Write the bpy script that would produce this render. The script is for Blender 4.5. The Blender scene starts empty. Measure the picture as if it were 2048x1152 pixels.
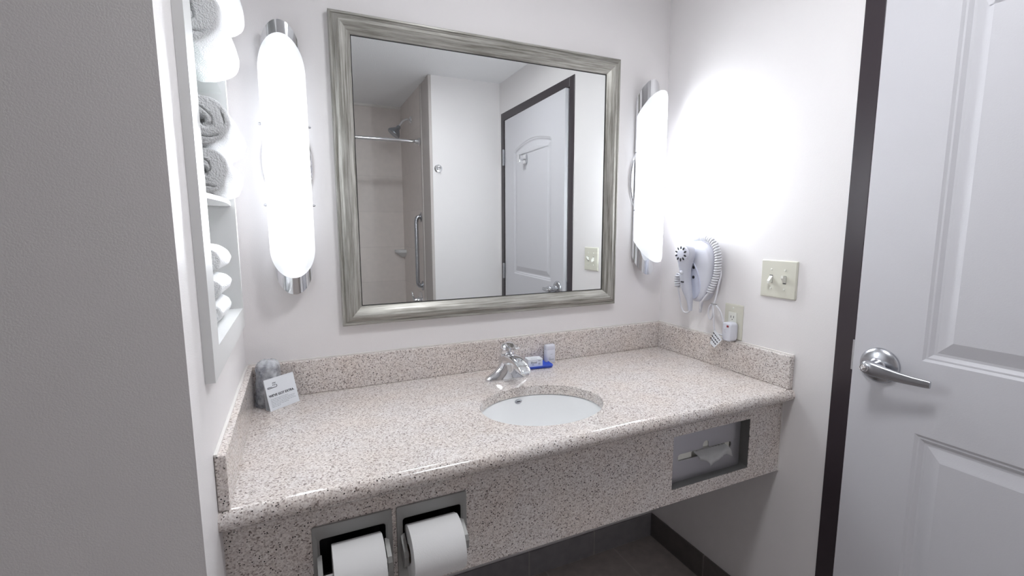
import bpy, bmesh, math, random
from mathutils import Vector, Matrix, noise
random.seed(7)
PI = math.pi
S = bpy.context.scene
COL = S.collection

# ---------------------------------------------------------------- camera
cd = bpy.data.cameras.new('camera'); cam = bpy.data.objects.new('camera', cd); COL.objects.link(cam)
cd.sensor_width = 36.0; cd.lens = 941.56/2048*36; cd.clip_start = 0.02; cd.clip_end = 50
yaw, pit, rol = math.radians(-24.4818), math.radians(-7.4717), math.radians(-0.1494)
fw = Vector((-math.sin(yaw)*math.cos(pit), math.cos(yaw)*math.cos(pit), math.sin(pit)))
rt = Vector((math.cos(yaw), math.sin(yaw), 0)); up = rt.cross(fw)
rt, up = rt*math.cos(rol)+up*math.sin(rol), up*math.cos(rol)-rt*math.sin(rol)
m3 = Matrix((rt, up, -fw)).transposed()
cam.matrix_world = Matrix.Translation((0.1538, -1.5231, 1.3748)) @ m3.to_4x4()
S.camera = cam

# ---------------------------------------------------------------- world, exposure
w = bpy.data.worlds.new('world'); S.world = w; w.use_nodes = True
w.node_tree.nodes['Background'].inputs[0].default_value = (0.8, 0.85, 1.0, 1)
w.node_tree.nodes['Background'].inputs[1].default_value = 0.05
S.view_settings.view_transform = 'Standard'; S.view_settings.look = 'None'
S.view_settings.gamma = 1; S.view_settings.use_curve_mapping = False
S.view_settings.exposure = 1.2
LAMP = 25.0; SIDE = 0.016                      # radiance of the sconce diffusers
# added fill lamp, out of view, to brighten the back wall and counter
def area(name, loc, size, power, col, rot=(0,0,0)):
    ld = bpy.data.lights.new(name, 'AREA'); ld.shape = 'DISK'; ld.size = size; ld.energy = power; ld.color = col
    lo = bpy.data.objects.new(name, ld); COL.objects.link(lo); lo.location = loc; lo.rotation_euler = rot
    return lo

area('added_fill_light', (0.78, -0.93, 2.340), 0.26, 4.2, (0.95, 0.97, 1.0))

# ---------------------------------------------------------------- helpers
def nt(name):
    m = bpy.data.materials.new(name); m.use_nodes = True
    t = m.node_tree; return m, t, t.nodes['Principled BSDF']
def setin(b, **k):
    for a, v in k.items():
        a = a.replace('_', ' ')
        if a in b.inputs: b.inputs[a].default_value = v
def plain(name, col, rough=0.5, metal=0.0, spec=0.5, **k):
    m, t, b = nt(name); setin(b, Base_Color=(*col, 1), Roughness=rough, Metallic=metal, **k)
    b.inputs['Specular IOR Level'].default_value = spec
    return m
def bumpy(m, scale, strength, dist=0.002, detail=3, kind='noise', stretch=(1,1,1)):
    t = m.node_tree; b = t.nodes['Principled BSDF']
    tc = t.nodes.new('ShaderNodeTexCoord'); mp = t.nodes.new('ShaderNodeMapping'); mp.inputs['Scale'].default_value = stretch
    n = t.nodes.new('ShaderNodeTexNoise' if kind == 'noise' else 'ShaderNodeTexVoronoi')
    n.inputs['Scale'].default_value = scale
    if kind == 'noise': n.inputs['Detail'].default_value = detail
    bp = t.nodes.new('ShaderNodeBump'); bp.inputs['Strength'].default_value = strength; bp.inputs['Distance'].default_value = dist
    t.links.new(tc.outputs['Object'], mp.inputs[0]); t.links.new(mp.outputs[0], n.inputs['Vector'])
    t.links.new(n.outputs[0], bp.inputs['Height']); t.links.new(bp.outputs[0], b.inputs['Normal'])
    return m
def ramp(t, stops, interp='LINEAR'):
    r = t.nodes.new('ShaderNodeValToRGB'); r.color_ramp.interpolation = interp
    e = r.color_ramp.elements
    while len(e) > 1: e.remove(e[0])
    e[0].position = stops[0][0]; e[0].color = (*stops[0][1], 1)
    for p, c in stops[1:]:
        q = e.new(p); q.color = (*c, 1)
    return r
def granite():
    m, t, b = nt('granite')
    tc = t.nodes.new('ShaderNodeTexCoord')
    geo = t.nodes.new('ShaderNodeNewGeometry')
    def vor(s, feat='F1'):
        v = t.nodes.new('ShaderNodeTexVoronoi'); v.inputs['Scale'].default_value = s; v.feature = feat
        t.links.new(geo.outputs['Position'], v.inputs['Vector']); return v
    def noi(s, d=2):
        n = t.nodes.new('ShaderNodeTexNoise'); n.inputs['Scale'].default_value = s; n.inputs['Detail'].default_value = d
        t.links.new(geo.outputs['Position'], n.inputs['Vector']); return n
    # mineral grains: random value per cell
    v1 = vor(370)
    sp = t.nodes.new('ShaderNodeSeparateColor'); t.links.new(v1.outputs['Color'], sp.inputs[0])
    r1 = ramp(t, [(0, (0.24, 0.20, 0.185)), (0.08, (0.44, 0.39, 0.37)), (0.22, (0.63, 0.58, 0.555)), (0.5, (0.745, 0.70, 0.675)), (0.8, (0.82, 0.785, 0.765)), (1, (0.88, 0.86, 0.845))])
    t.links.new(sp.outputs[0], r1.inputs[0])
    # coarser patches
    v2 = vor(250); sp2 = t.nodes.new('ShaderNodeSeparateColor'); t.links.new(v2.outputs['Color'], sp2.inputs[0])
    r2 = ramp(t, [(0, (0.84, 0.81, 0.80)), (0.4, (0.96, 0.94, 0.935)), (1, (1.0, 0.98, 0.96))])
    t.links.new(sp2.outputs[1], r2.inputs[0])
    mx = t.nodes.new('ShaderNodeMix'); mx.data_type = 'RGBA'; mx.blend_type = 'MULTIPLY'; mx.inputs[0].default_value = 0.8
    t.links.new(r1.outputs[0], mx.inputs[6]); t.links.new(r2.outputs[0], mx.inputs[7])
    # sparse black mica
    v3 = vor(230); sp3 = t.nodes.new('ShaderNodeSeparateColor'); t.links.new(v3.outputs['Color'], sp3.inputs[0])
    c1 = t.nodes.new('ShaderNodeMath'); c1.operation = 'LESS_THAN'; c1.inputs[1].default_value = 0.13; t.links.new(sp3.outputs[2], c1.inputs[0])
    c2 = t.nodes.new('ShaderNodeMath'); c2.operation = 'LESS_THAN'; c2.inputs[1].default_value = 0.34; t.links.new(v3.outputs['Distance'], c2.inputs[0])
    c3 = t.nodes.new('ShaderNodeMath'); c3.operation = 'MULTIPLY'; t.links.new(c1.outputs[0], c3.inputs[0]); t.links.new(c2.outputs[0], c3.inputs[1])
    mx2 = t.nodes.new('ShaderNodeMix'); mx2.data_type = 'RGBA'
    t.links.new(c3.outputs[0], mx2.inputs[0]); t.links.new(mx.outputs[2], mx2.inputs[6]); mx2.inputs[7].default_value = (0.035, 0.03, 0.03, 1)
    # warm rusty areas
    n = noi(9, 3); r3 = ramp(t, [(0.35, (1, 1, 1)), (0.7, (1.0, 0.965, 0.93))]); t.links.new(n.outputs[0], r3.inputs[0])
    mx3 = t.nodes.new('ShaderNodeMix'); mx3.data_type = 'RGBA'; mx3.blend_type = 'MULTIPLY'; mx3.inputs[0].default_value = 1
    t.links.new(mx2.outputs[2], mx3.inputs[6]); t.links.new(r3.outputs[0], mx3.inputs[7])
    t.links.new(mx3.outputs[2], b.inputs['Base Color'])
    setin(b, Roughness=0.13); b.inputs['Specular IOR Level'].default_value = 0.6
    return m
def streak(name, stretch):
    m, t, b = nt(name)
    tc = t.nodes.new('ShaderNodeTexCoord'); mp = t.nodes.new('ShaderNodeMapping'); mp.inputs['Scale'].default_value = stretch
    t.links.new(tc.outputs['Object'], mp.inputs[0])
    n = t.nodes.new('ShaderNodeTexNoise'); n.inputs['Scale'].default_value = 1; n.inputs['Detail'].default_value = 7; n.inputs['Roughness'].default_value = 0.65
    t.links.new(mp.outputs[0], n.inputs['Vector'])
    r = ramp(t, [(0.28, (0.13, 0.12, 0.10)), (0.45, (0.30, 0.29, 0.26)), (0.58, (0.43, 0.42, 0.385)), (0.75, (0.60, 0.59, 0.56))])
    t.links.new(n.outputs[0], r.inputs[0]); t.links.new(r.outputs[0], b.inputs['Base Color'])
    bp = t.nodes.new('ShaderNodeBump'); bp.inputs['Strength'].default_value = 0.35; bp.inputs['Distance'].default_value = 0.001
    t.links.new(n.outputs[0], bp.inputs['Height']); t.links.new(bp.outputs[0], b.inputs['Normal'])
    setin(b, Roughness=0.36, Metallic=0.35)
    return m
def tiles(name, col, grout, scale, bw, bh, rough=0.35, plane='xz', off=0.5, msize=0.004, strength=0.3, var=1.0):
    m, t, b = nt(name)
    geo = t.nodes.new('ShaderNodeNewGeometry'); sp = t.nodes.new('ShaderNodeSeparateXYZ'); cb = t.nodes.new('ShaderNodeCombineXYZ')
    t.links.new(geo.outputs['Position'], sp.inputs[0])
    ix = {'x': 0, 'y': 1, 'z': 2}
    t.links.new(sp.outputs[ix[plane[0]]], cb.inputs[0]); t.links.new(sp.outputs[ix[plane[1]]], cb.inputs[1])
    br = t.nodes.new('ShaderNodeTexBrick'); br.inputs['Scale'].default_value = scale
    br.inputs['Brick Width'].default_value = bw; br.inputs['Row Height'].default_value = bh; br.offset = off
    br.inputs['Mortar Size'].default_value = msize; br.inputs['Mortar Smooth'].default_value = 0.3
    br.inputs['Color1'].default_value = (*col, 1); br.inputs['Color2'].default_value = (*[c*0.94 for c in col], 1); br.inputs['Mortar'].default_value = (*grout, 1)
    t.links.new(cb.outputs[0], br.inputs['Vector'])
    n = t.nodes.new('ShaderNodeTexNoise'); n.inputs['Scale'].default_value = 25; n.inputs['Detail'].default_value = 4
    t.links.new(geo.outputs['Position'], n.inputs['Vector'])
    r = ramp(t, [(0.3, (1-0.14*var,)*3), (0.7, (1+0.08*var, 1+0.06*var, 1+0.05*var))]); t.links.new(n.outputs[0], r.inputs[0])
    mx = t.nodes.new('ShaderNodeMix'); mx.data_type = 'RGBA'; mx.blend_type = 'MULTIPLY'; mx.inputs[0].default_value = 1
    t.links.new(br.outputs[0], mx.inputs[6]); t.links.new(r.outputs[0], mx.inputs[7]); t.links.new(mx.outputs[2], b.inputs['Base Color'])
    bp = t.nodes.new('ShaderNodeBump'); bp.inputs['Strength'].default_value = strength; bp.inputs['Distance'].default_value = 0.002; bp.invert = True
    t.links.new(br.outputs['Fac'], bp.inputs['Height']); t.links.new(bp.outputs[0], b.inputs['Normal'])
    setin(b, Roughness=rough)
    return m

M = {}
M['wall'] = bumpy(plain('wall_paint', (0.86, 0.835, 0.835), 0.55), 420, 0.25, 0.001)
M['ceil'] = bumpy(plain('ceiling_paint', (0.94, 0.94, 0.95), 0.8), 160, 0.8, 0.003)
M['granite'] = granite()
M['rail'] = streak('silver_leaf_rail', (7, 160, 160))
M['stile'] = streak('silver_leaf_stile', (160, 160, 7))
M['rebate'] = plain('black_rebate', (0.01, 0.01, 0.01), 0.5)
M['mirror'] = plain('mirror_silver', (0.90, 0.92, 0.915), 0.0, 1.0)
M['chrome'] = plain('chrome', (0.80, 0.81, 0.83), 0.07, 1.0)
M['satin'] = plain('satin_nickel', (0.52, 0.53, 0.56), 0.27, 1.0)
M['steel'] = bumpy(plain('brushed_steel', (0.62, 0.61, 0.64), 0.40, 1.0), 60, 0.15, 0.0005, stretch=(1, 1, 30))
M['castmetal'] = plain('cast_metal', (0.36, 0.36, 0.35), 0.5, 0.45)
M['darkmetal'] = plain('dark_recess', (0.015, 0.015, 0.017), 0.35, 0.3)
M['porcelain'] = plain('porcelain', (0.93, 0.94, 0.945), 0.12, 0, 0.6)
M['door'] = bumpy(plain('door_paint', (0.68, 0.675, 0.71), 0.42), 320, 0.25, 0.0006)
M['casing'] = plain('dark_casing_paint', (0.040, 0.030, 0.036), 0.33)
M['ivory'] = plain('ivory_plastic', (0.70, 0.69, 0.60), 0.35)
M['ivorylight'] = plain('light_ivory_plastic', (0.80, 0.80, 0.74), 0.3)
M['whiteplastic'] = plain('white_plastic', (0.72, 0.73, 0.80), 0.28)
M['handset'] = plain('pale_grey_plastic', (0.56, 0.57, 0.64), 0.3)
M['cord'] = plain('white_cord', (0.74, 0.74, 0.78), 0.4)
M['black'] = plain('black_plastic', (0.02, 0.02, 0.025), 0.4)
M['blackink'] = plain('black_ink', (0.02, 0.02, 0.03), 0.6)
M['greyink'] = plain('grey_ink', (0.42, 0.44, 0.48), 0.6)
M['cabinet'] = plain('cabinet_white', (0.72, 0.72, 0.715), 0.35)
M['caulk'] = plain('white_caulk', (0.78, 0.75, 0.72), 0.5)
M['towel'] = bumpy(plain('terry_cotton', (0.86, 0.865, 0.875), 0.95, 0, 0.1), 330, 1.0, 0.004, 2)
M['towelend'] = bumpy(plain('terry_cotton_fold', (0.80, 0.80, 0.80), 0.95, 0, 0.1), 260, 0.8, 0.003, 2)
M['paper'] = bumpy(plain('tissue_paper', (0.90, 0.90, 0.90), 0.9, 0, 0.1), 500, 0.3, 0.0006)
M['core'] = plain('cardboard_core', (0.35, 0.27, 0.20), 0.9)
M['card'] = plain('card_white', (0.84, 0.87, 0.91), 0.5)
M['blue'] = plain('blue_plastic', (0.035, 0.10, 0.62), 0.35)
M['red'] = plain('red_button', (0.30, 0.03, 0.04), 0.4)
M['floor'] = tiles('floor_tile', (0.52, 0.475, 0.455), (0.58, 0.54, 0.52), 1, 0.33, 0.33, 0.5, 'xy', 0, 0.004)
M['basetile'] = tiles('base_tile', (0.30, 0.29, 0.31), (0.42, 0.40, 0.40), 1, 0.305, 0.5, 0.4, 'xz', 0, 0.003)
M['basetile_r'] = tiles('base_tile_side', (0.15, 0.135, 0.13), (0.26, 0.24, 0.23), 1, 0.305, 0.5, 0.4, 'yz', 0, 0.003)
M['surround'] = tiles('shower_surround_back', (0.80, 0.735, 0.70), (0.69, 0.63, 0.60), 1, 0.60, 0.30, 0.4, 'xz', 0.0, 0.0020, 0.4, 0.25)
M['surround_s'] = tiles('shower_surround_side', (0.80, 0.735, 0.70), (0.69, 0.63, 0.60), 1, 0.60, 0.30, 0.4, 'yz', 0.0, 0.0020, 0.4, 0.25)
M['trim'] = plain('warm_grey_trim', (0.56, 0.52, 0.50), 0.45)
M['tub'] = plain('tub_enamel', (0.78, 0.78, 0.78), 0.15)
def glassy(name, tint, fac, rough=0.02):
    m = bpy.data.materials.new(name); m.use_nodes = True; t = m.node_tree
    for n in list(t.nodes): t.nodes.remove(n)
    o = t.nodes.new('ShaderNodeOutputMaterial'); mx = t.nodes.new('ShaderNodeMixShader'); mx.inputs[0].default_value = fac
    tr = t.nodes.new('ShaderNodeBsdfTransparent'); tr.inputs[0].default_value = (*tint, 1)
    g = t.nodes.new('ShaderNodeBsdfGlossy'); g.inputs[1].default_value = rough
    t.links.new(tr.outputs[0], mx.inputs[1]); t.links.new(g.outputs[0], mx.inputs[2])
    t.links.new(mx.outputs[0], o.inputs[0]); return m
M['glass'] = glassy('clear_shelf_glass', (0.98, 0.99, 0.985), 0.05)
M['cup'] = glassy('clear_plastic_cup', (0.80, 0.83, 0.87), 0.10, 0.08)
def wrapmat():
    m = bpy.data.materials.new('cloudy_plastic_wrap'); m.use_nodes = True; t = m.node_tree
    for n in list(t.nodes): t.nodes.remove(n)
    o = t.nodes.new('ShaderNodeOutputMaterial'); mx = t.nodes.new('ShaderNodeMixShader')
    tr = t.nodes.new('ShaderNodeBsdfTransparent'); tr.inputs[0].default_value = (0.93, 0.94, 0.96, 1)
    p = t.nodes.new('ShaderNodeBsdfPrincipled'); p.inputs['Base Color'].default_value = (0.82, 0.84, 0.88, 1); p.inputs['Roughness'].default_value = 0.18
    tc = t.nodes.new('ShaderNodeTexCoord'); n = t.nodes.new('ShaderNodeTexNoise'); n.inputs['Scale'].default_value = 45; n.inputs['Detail'].default_value = 5
    t.links.new(tc.outputs['Object'], n.inputs['Vector'])
    b = t.nodes.new('ShaderNodeBump'); b.inputs['Strength'].default_value = 0.9; b.inputs['Distance'].default_value = 0.006
    t.links.new(n.outputs[0], b.inputs['Height']); t.links.new(b.outputs[0], p.inputs['Normal'])
    r = ramp(t, [(0.36, (0.20, 0.20, 0.20)), (0.66, (0.72, 0.72, 0.72))]); t.links.new(n.outputs[0], r.inputs[0])
    t.links.new(r.outputs[0], mx.inputs[0]); t.links.new(tr.outputs[0], mx.inputs[1]); t.links.new(p.outputs[0], mx.inputs[2])
    t.links.new(mx.outputs[0], o.inputs[0]); return m
M['wrap'] = wrapmat()
def lampmat():
    # opal diffuser: a fluorescent tube lies along its middle, so both ends glow less
    m, t, b = nt('opal_diffuser_lit')
    tc = t.nodes.new('ShaderNodeTexCoord'); sp = t.nodes.new('ShaderNodeSeparateXYZ'); t.links.new(tc.outputs['Object'], sp.inputs[0])
    ab = t.nodes.new('ShaderNodeMath'); ab.operation = 'ABSOLUTE'; t.links.new(sp.outputs[2], ab.inputs[0])
    mr = t.nodes.new('ShaderNodeMapRange'); mr.interpolation_type = 'SMOOTHSTEP'
    mr.inputs[1].default_value = 0.14; mr.inputs[2].default_value = 0.29; mr.inputs[3].default_value = LAMP; mr.inputs[4].default_value = 0.08
    t.links.new(ab.outputs[0], mr.inputs[0])
    # the chrome reflector behind the tube throws most of the light forwards
    ge = t.nodes.new('ShaderNodeNewGeometry'); sn = t.nodes.new('ShaderNodeSeparateXYZ'); t.links.new(ge.outputs['Normal'], sn.inputs[0])
    ng = t.nodes.new('ShaderNodeMath'); ng.operation = 'MULTIPLY'; ng.inputs[1].default_value = -1; ng.use_clamp = True; t.links.new(sn.outputs[1], ng.inputs[0])
    fm = t.nodes.new('ShaderNodeMapRange'); fm.interpolation_type = 'SMOOTHSTEP'
    fm.inputs[1].default_value = 0.72; fm.inputs[2].default_value = 1.0; fm.inputs[3].default_value = SIDE; fm.inputs[4].default_value = 1.0
    t.links.new(ng.outputs[0], fm.inputs[0])
    mu = t.nodes.new('ShaderNodeMath'); mu.operation = 'MULTIPLY'; t.links.new(mr.outputs[0], mu.inputs[0]); t.links.new(fm.outputs[0], mu.inputs[1])
    ad = t.nodes.new('ShaderNodeMath'); ad.operation = 'ADD'; ad.inputs[1].default_value = 0.16; t.links.new(mu.outputs[0], ad.inputs[0])
    t.links.new(ad.outputs[0], b.inputs['Emission Strength'])
    b.inputs['Emission Color'].default_value = (0.91, 0.955, 1.0, 1)
    setin(b, Base_Color=(0.85, 0.86, 0.88, 1), Roughness=0.3)
    return m
M['lamp'] = lampmat()

# --- mesh building (all coordinates are world coordinates; obj() makes them local)
def base_of(par):
    v = Vector((0, 0, 0)); p = par
    while p is not None: v += p.location; p = p.parent
    return v
def obj(name, bm, mat, par=None, smooth=False, loc=None, angle=None):
    me = bpy.data.meshes.new(name)
    o = bpy.data.objects.new(name, me); COL.objects.link(o)
    if par is not None: o.parent = par
    if loc is not None and par is None: o.location = loc
    off = base_of(par) if par is not None else Vector(loc or (0, 0, 0))
    bmesh.ops.translate(bm, verts=bm.verts, vec=-off)
    bmesh.ops.recalc_face_normals(bm, faces=bm.faces)
    bm.to_mesh(me); bm.free()
    me.materials.append(mat) if not isinstance(mat, (list, tuple)) else [me.materials.append(x) for x in mat]
    if smooth:
        for p in me.polygons: p.use_smooth = True
        if angle: me.set_sharp_from_angle(angle=math.radians(angle))
    return o
def thing(name, loc, label, cat, group=None):
    o = bpy.data.objects.new(name, None); COL.objects.link(o); o.location = loc; o.empty_display_size = 0.05
    return tag(o, label, cat, group)
def tag(o, label, cat, group=None):
    o['label'] = label; o['category'] = cat
    if group: o['group'] = group
    return o
def struct(o):
    o['kind'] = 'structure'; return o
def box(bm, x0, x1, y0, y1, z0, z1, bev=0.0, seg=2):
    x0, x1 = min(x0, x1), max(x0, x1); y0, y1 = min(y0, y1), max(y0, y1); z0, z1 = min(z0, z1), max(z0, z1)
    t = bmesh.new()
    r = bmesh.ops.create_cube(t, size=1)
    for v in t.verts: v.co = Vector(((x0+x1)/2+v.co.x*(x1-x0), (y0+y1)/2+v.co.y*(y1-y0), (z0+z1)/2+v.co.z*(z1-z0)))
    if bev: bmesh.ops.bevel(t, geom=t.edges[:], offset=bev, segments=seg, affect='EDGES', profile=0.5)
    merge(bm, t)
    return bm
def merge(bm, t, mat=None):
    mp = {}
    for v in t.verts: mp[v] = bm.verts.new((mat @ v.co) if mat else v.co)
    for f in t.faces:
        try:
            nf = bm.faces.new([mp[v] for v in f.verts]); nf.smooth = f.smooth; nf.material_index = f.material_index
        except ValueError: pass
    t.free()
def BX(*a, bev=0.0): return box(bmesh.new(), *a, bev=bev)
def loft(bm, rings, cap0=True, cap1=True, closed=True):
    R = [[bm.verts.new(p) for p in r] for r in rings]
    n = len(R[0])
    for a, b in zip(R, R[1:]):
        for i in range(n if closed else n-1):
            j = (i+1) % n
            bm.faces.new((a[i], a[j], b[j], b[i]))
    if cap0: bm.faces.new(R[0][::-1])
    if cap1: bm.faces.new(R[-1])
    return bm
def ell(c, u, v, a, b, n=24, p=2.0, t0=0, t1=2*PI, closed=True):
    c, u, v = Vector(c), Vector(u), Vector(v); out = []
    for i in range(n):
        t = t0+(t1-t0)*i/(n if closed else n-1)
        cs, sn = math.cos(t), math.sin(t)
        out.append(c+u*(a*math.copysign(abs(cs)**(2/p), cs))+v*(b*math.copysign(abs(sn)**(2/p), sn)))
    return out
X, Y, Z = Vector((1, 0, 0)), Vector((0, 1, 0)), Vector((0, 0, 1))
def tube(bm, pts, r, n=10, caps=True, flat=1.0, ref=None):
    pts = [Vector(p) for p in pts]; rings = []; prev = None
    for i, p in enumerate(pts):
        d = (pts[min(i+1, len(pts)-1)]-pts[max(i-1, 0)]).normalized()
        if prev is None:
            a = (ref or (Z if abs(d.z) < 0.9 else X)).cross(d).normalized()
        else:
            a = (prev-d*prev.dot(d)).normalized()
        prev = a; b = d.cross(a)
        rr = r[i] if isinstance(r, (list, tuple)) else r
        rings.append([p+a*(rr*math.cos(2*PI*k/n))+b*(rr*flat*math.sin(2*PI*k/n)) for k in range(n)])
    return loft(bm, rings, caps, caps)
def spline(pts, n=8):
    P = [Vector(p) for p in pts]; P = [P[0]*2-P[1]]+P+[P[-1]*2-P[-2]]; out = []
    for i in range(1, len(P)-2):
        for k in range(n):
            t = k/n; a, b, c, d = P[i-1:i+3]
            out.append(0.5*((2*b)+(c-a)*t+(2*a-5*b+4*c-d)*t*t+(3*b-a-3*c+d)*t**3))
    out.append(P[-2]); return out
def lathe(bm, prof, c, axis=Z, n=32, sx=1, sy=1):
    # prof: (radius, height along axis)
    c = Vector(c); axis = Vector(axis).normalized()
    u = (Z if abs(axis.z) < 0.9 else X).cross(axis).normalized(); v = axis.cross(u)
    rings = [[c+axis*h+u*(max(r, 1e-5)*sx*math.cos(2*PI*k/n))+v*(max(r, 1e-5)*sy*math.sin(2*PI*k/n)) for k in range(n)] for r, h in prof]
    loft(bm, rings, prof[0][0] > 1e-4, prof[-1][0] > 1e-4)
    bmesh.ops.remove_doubles(bm, verts=bm.verts, dist=1e-5)
    return bm
def poly_prism(bm, outline, d):
    a = [Vector(p) for p in outline]; b = [p+Vector(d) for p in a]
    return loft(bm, [a, b])
def bevel_all(bm, off, seg=2, ang=0.6):
    e = [x for x in bm.edges if len(x.link_faces) == 2 and x.calc_face_angle(0) > ang]
    bmesh.ops.bevel(bm, geom=e, offset=off, segments=seg, affect='EDGES', profile=0.5)
    return bm
def text_obj(name, s, size, mw, mat, par, extrude=0.0002, bold=0.0):
    cu = bpy.data.curves.new(name, 'FONT'); cu.body = s; cu.size = size; cu.extrude = extrude; cu.offset = bold; cu.resolution_u = 2
    to = bpy.data.objects.new(name, cu); COL.objects.link(to)
    dg = bpy.context.evaluated_depsgraph_get()
    me = bpy.data.meshes.new_from_object(to.evaluated_get(dg))
    bpy.data.objects.remove(to); bpy.data.curves.remove(cu)
    bm = bmesh.new(); bm.from_mesh(me); bpy.data.meshes.remove(me)
    bmesh.ops.transform(bm, matrix=mw, verts=bm.verts)
    return obj(name, bm, mat, par)

# ---------------------------------------------------------------- room shell
W, H, T = 1.53, 2.38, 0.872
YF = -1.73          # wall opposite the mirror, beside the shower
struct(obj('floor', BX(-1.5, 1.63, -2.79, 0.1, -0.1, 0), M['floor']))
struct(obj('ceiling', BX(-1.5, 1.63, -2.79, 0.1, H, H+0.1), M['ceil']))
struct(obj('wall_back', BX(-1.5, 1.63, 0, 0.1, 0, H), M['wall']))
# left stub wall, thick enough for the towel niche
bm = bmesh.new()
box(bm, -0.5, 0, -0.73, 0, 0, 1.14); box(bm, -0.5, 0, -0.73, 0, 2.07, H); box(bm, -1.4, -0.5, -0.73, 0, 0, H)
box(bm, -0.5, 0, -0.73, -0.565, 1.14, 2.07); box(bm, -0.5, 0, -0.110, 0, 1.14, 2.07); box(bm, -0.5, -0.19, -0.565, -0.110, 1.14, 2.07)
struct(obj('wall_left', bm, M['wall']))
struct(obj('wall_side_left', box(BX(-1.5, -1.4, -2.79, 0, 0, H), -1.4, -0.5, -2.79, -1.74, 0, H), M['wall']))
DY0, DY1, DZ = -1.645, -0.768, 2.112     # door opening
bm = bmesh.new()
box(bm, W, W+0.1, DY1, 0, 0, H); box(bm, W, W+0.1, -2.79, DY0, 0, H); box(bm, W, W+0.1, DY0, DY1, DZ, H)
struct(obj('wall_right', bm, M['wall']))
struct(obj('wall_front', BX(1.03, W, -2.79, YF, 0, H), M['wall']))
struct(obj('wall_shower_back', BX(-0.5, 1.03, -2.79, -2.69, 0, H), M['surround']))
struct(obj('wall_shower_side', BX(1.018, 1.03, -2.69, -1.985, 0.0, H), M['surround_s']))
bm = BX(1.012, 1.0305, -1.985, -1.955, 0, H, bev=0.003); box(bm, 1.018, 1.0305, -1.955, -1.80, 0, H); box(bm, 1.010, 1.0305, -1.80, YF+0.004, 0, H, bev=0.003)
struct(obj('trim_1', bm, M['trim']))
struct(obj('trim_2', BX(-0.5, 1.018, -2.69, -2.678, H-0.018, H), M['caulk']))
struct(obj('baseboard_back', BX(0, W-0.008, -0.008, 0, 0, 0.106, bev=0.001), M['basetile']))
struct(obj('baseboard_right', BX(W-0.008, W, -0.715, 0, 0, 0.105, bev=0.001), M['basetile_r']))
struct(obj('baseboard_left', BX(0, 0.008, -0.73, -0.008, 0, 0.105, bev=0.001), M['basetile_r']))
# a plain bathtub in the shower alcove
tub = thing('bathtub', (0.26, -2.3, 0), 'white enamel bathtub in the shower alcove opposite the mirror', 'bathtub')
bm = bmesh.new()
def rr(x0, x1, y0, y1, z, r, n=6):
    out = []
    for cx, cy, a in ((x1-r, y1-r, 0), (x0+r, y1-r, PI/2), (x0+r, y0+r, PI), (x1-r, y0+r, 1.5*PI)):
        for k in range(n+1):
            t = a+PI/2*k/n; out.append(Vector((cx+r*math.cos(t), cy+r*math.sin(t), z)))
    return out
loft(bm, [rr(-0.498, 1.008, -2.675, -1.93, 0.002, 0.01), rr(-0.498, 1.008, -2.675, -1.93, 0.42, 0.01), rr(-0.43, 0.93, -2.60, -2.0, 0.42, 0.12), rr(-0.36, 0.86, -2.55, -2.05, 0.12, 0.15)])
obj('basin', bm, M['tub'], tub, True, angle=40)

# ---------------------------------------------------------------- door in the right wall
door = struct(thing('door_1', (W, DY0, 0), 'white panelled interior door in a dark frame, slightly ajar, lever handle', 'door'))
ang = math.atan2(0.022, 0.86)
dd = Vector((-math.sin(ang), math.cos(ang), 0)); dn = Vector((-math.cos(ang), -math.sin(ang), 0))
def D(y, z, o=0.0):                    # point on the door face; y in the wall's own coordinate, o out of the face
    return Vector((W, DY0+0.008, 0))+dd*(y-DY0-0.008)+Z*z+dn*o
LY0, LY1 = DY0+0.008, -0.778
def offset_poly(pts, d):
    # inset a closed CCW 2D polygon by d
    out = []; n = len(pts)
    for i in range(n):
        p0, p1, p2 = Vector(pts[i-1]), Vector(pts[i]), Vector(pts[(i+1) % n])
        e1, e2 = (p1-p0).normalized(), (p2-p1).normalized()
        n1, n2 = Vector((-e1.y, e1.x)), Vector((-e2.y, e2.x))
        b = (n1+n2); b = b/max(b.length_squared, 1e-6)*2
        out.append(p1+b*d)
    return out
arch = [(-1.480, 1.05), (-0.928, 1.05), (-0.928, 1.868)]
for k in range(0, 13):
    t = k/12; y = -0.950+(-1.458+0.950)*t; arch.append((y, 1.885+0.036*math.sin(PI*t)))
arch.append((-1.480, 1.868))
low = [(-1.480, 0.22), (-0.930, 0.22), (-0.930, 0.867), (-1.480, 0.867)]
bm = bmesh.new(); edges = []
def ringv(pts, o): return [bm.verts.new(D(p[0], p[1], o)) for p in pts]
outer = ringv([(LY0, 0.012), (LY1, 0.012), (LY1, DZ-0.004), (LY0, DZ-0.004)], 0)
for i in range(4): edges.append(bm.edges.new((outer[i], outer[(i+1) % 4])))
for pl in (arch, low):
    prof = [(0, 0), (0.006, -0.0035), (0.010, -0.0035), (0.018, -0.0085), (0.024, -0.0085), (0.050, -0.0015), (0.054, -0.0005)]
    rings = [ringv(offset_poly(pl, d), o) for d, o in prof]
    n = len(pl)
    for i in range(n): edges.append(bm.edges.new((rings[0][i], rings[0][(i+1) % n])))
    for a, b in zip(rings, rings[1:]):
        for i in range(n): bm.faces.new((a[i], a[(i+1) % n], b[(i+1) % n], b[i]))
    bm.faces.new(rings[-1])
bmesh.ops.triangle_fill(bm, edges=edges, use_beauty=True)
back = ringv([(LY0, 0.012), (LY1, 0.012), (LY1, DZ-0.004), (LY0, DZ-0.004)], -0.036)
for i in range(4): bm.faces.new((outer[i], outer[(i+1) % 4], back[(i+1) % 4], back[i]))
bm.faces.new(back)
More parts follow.
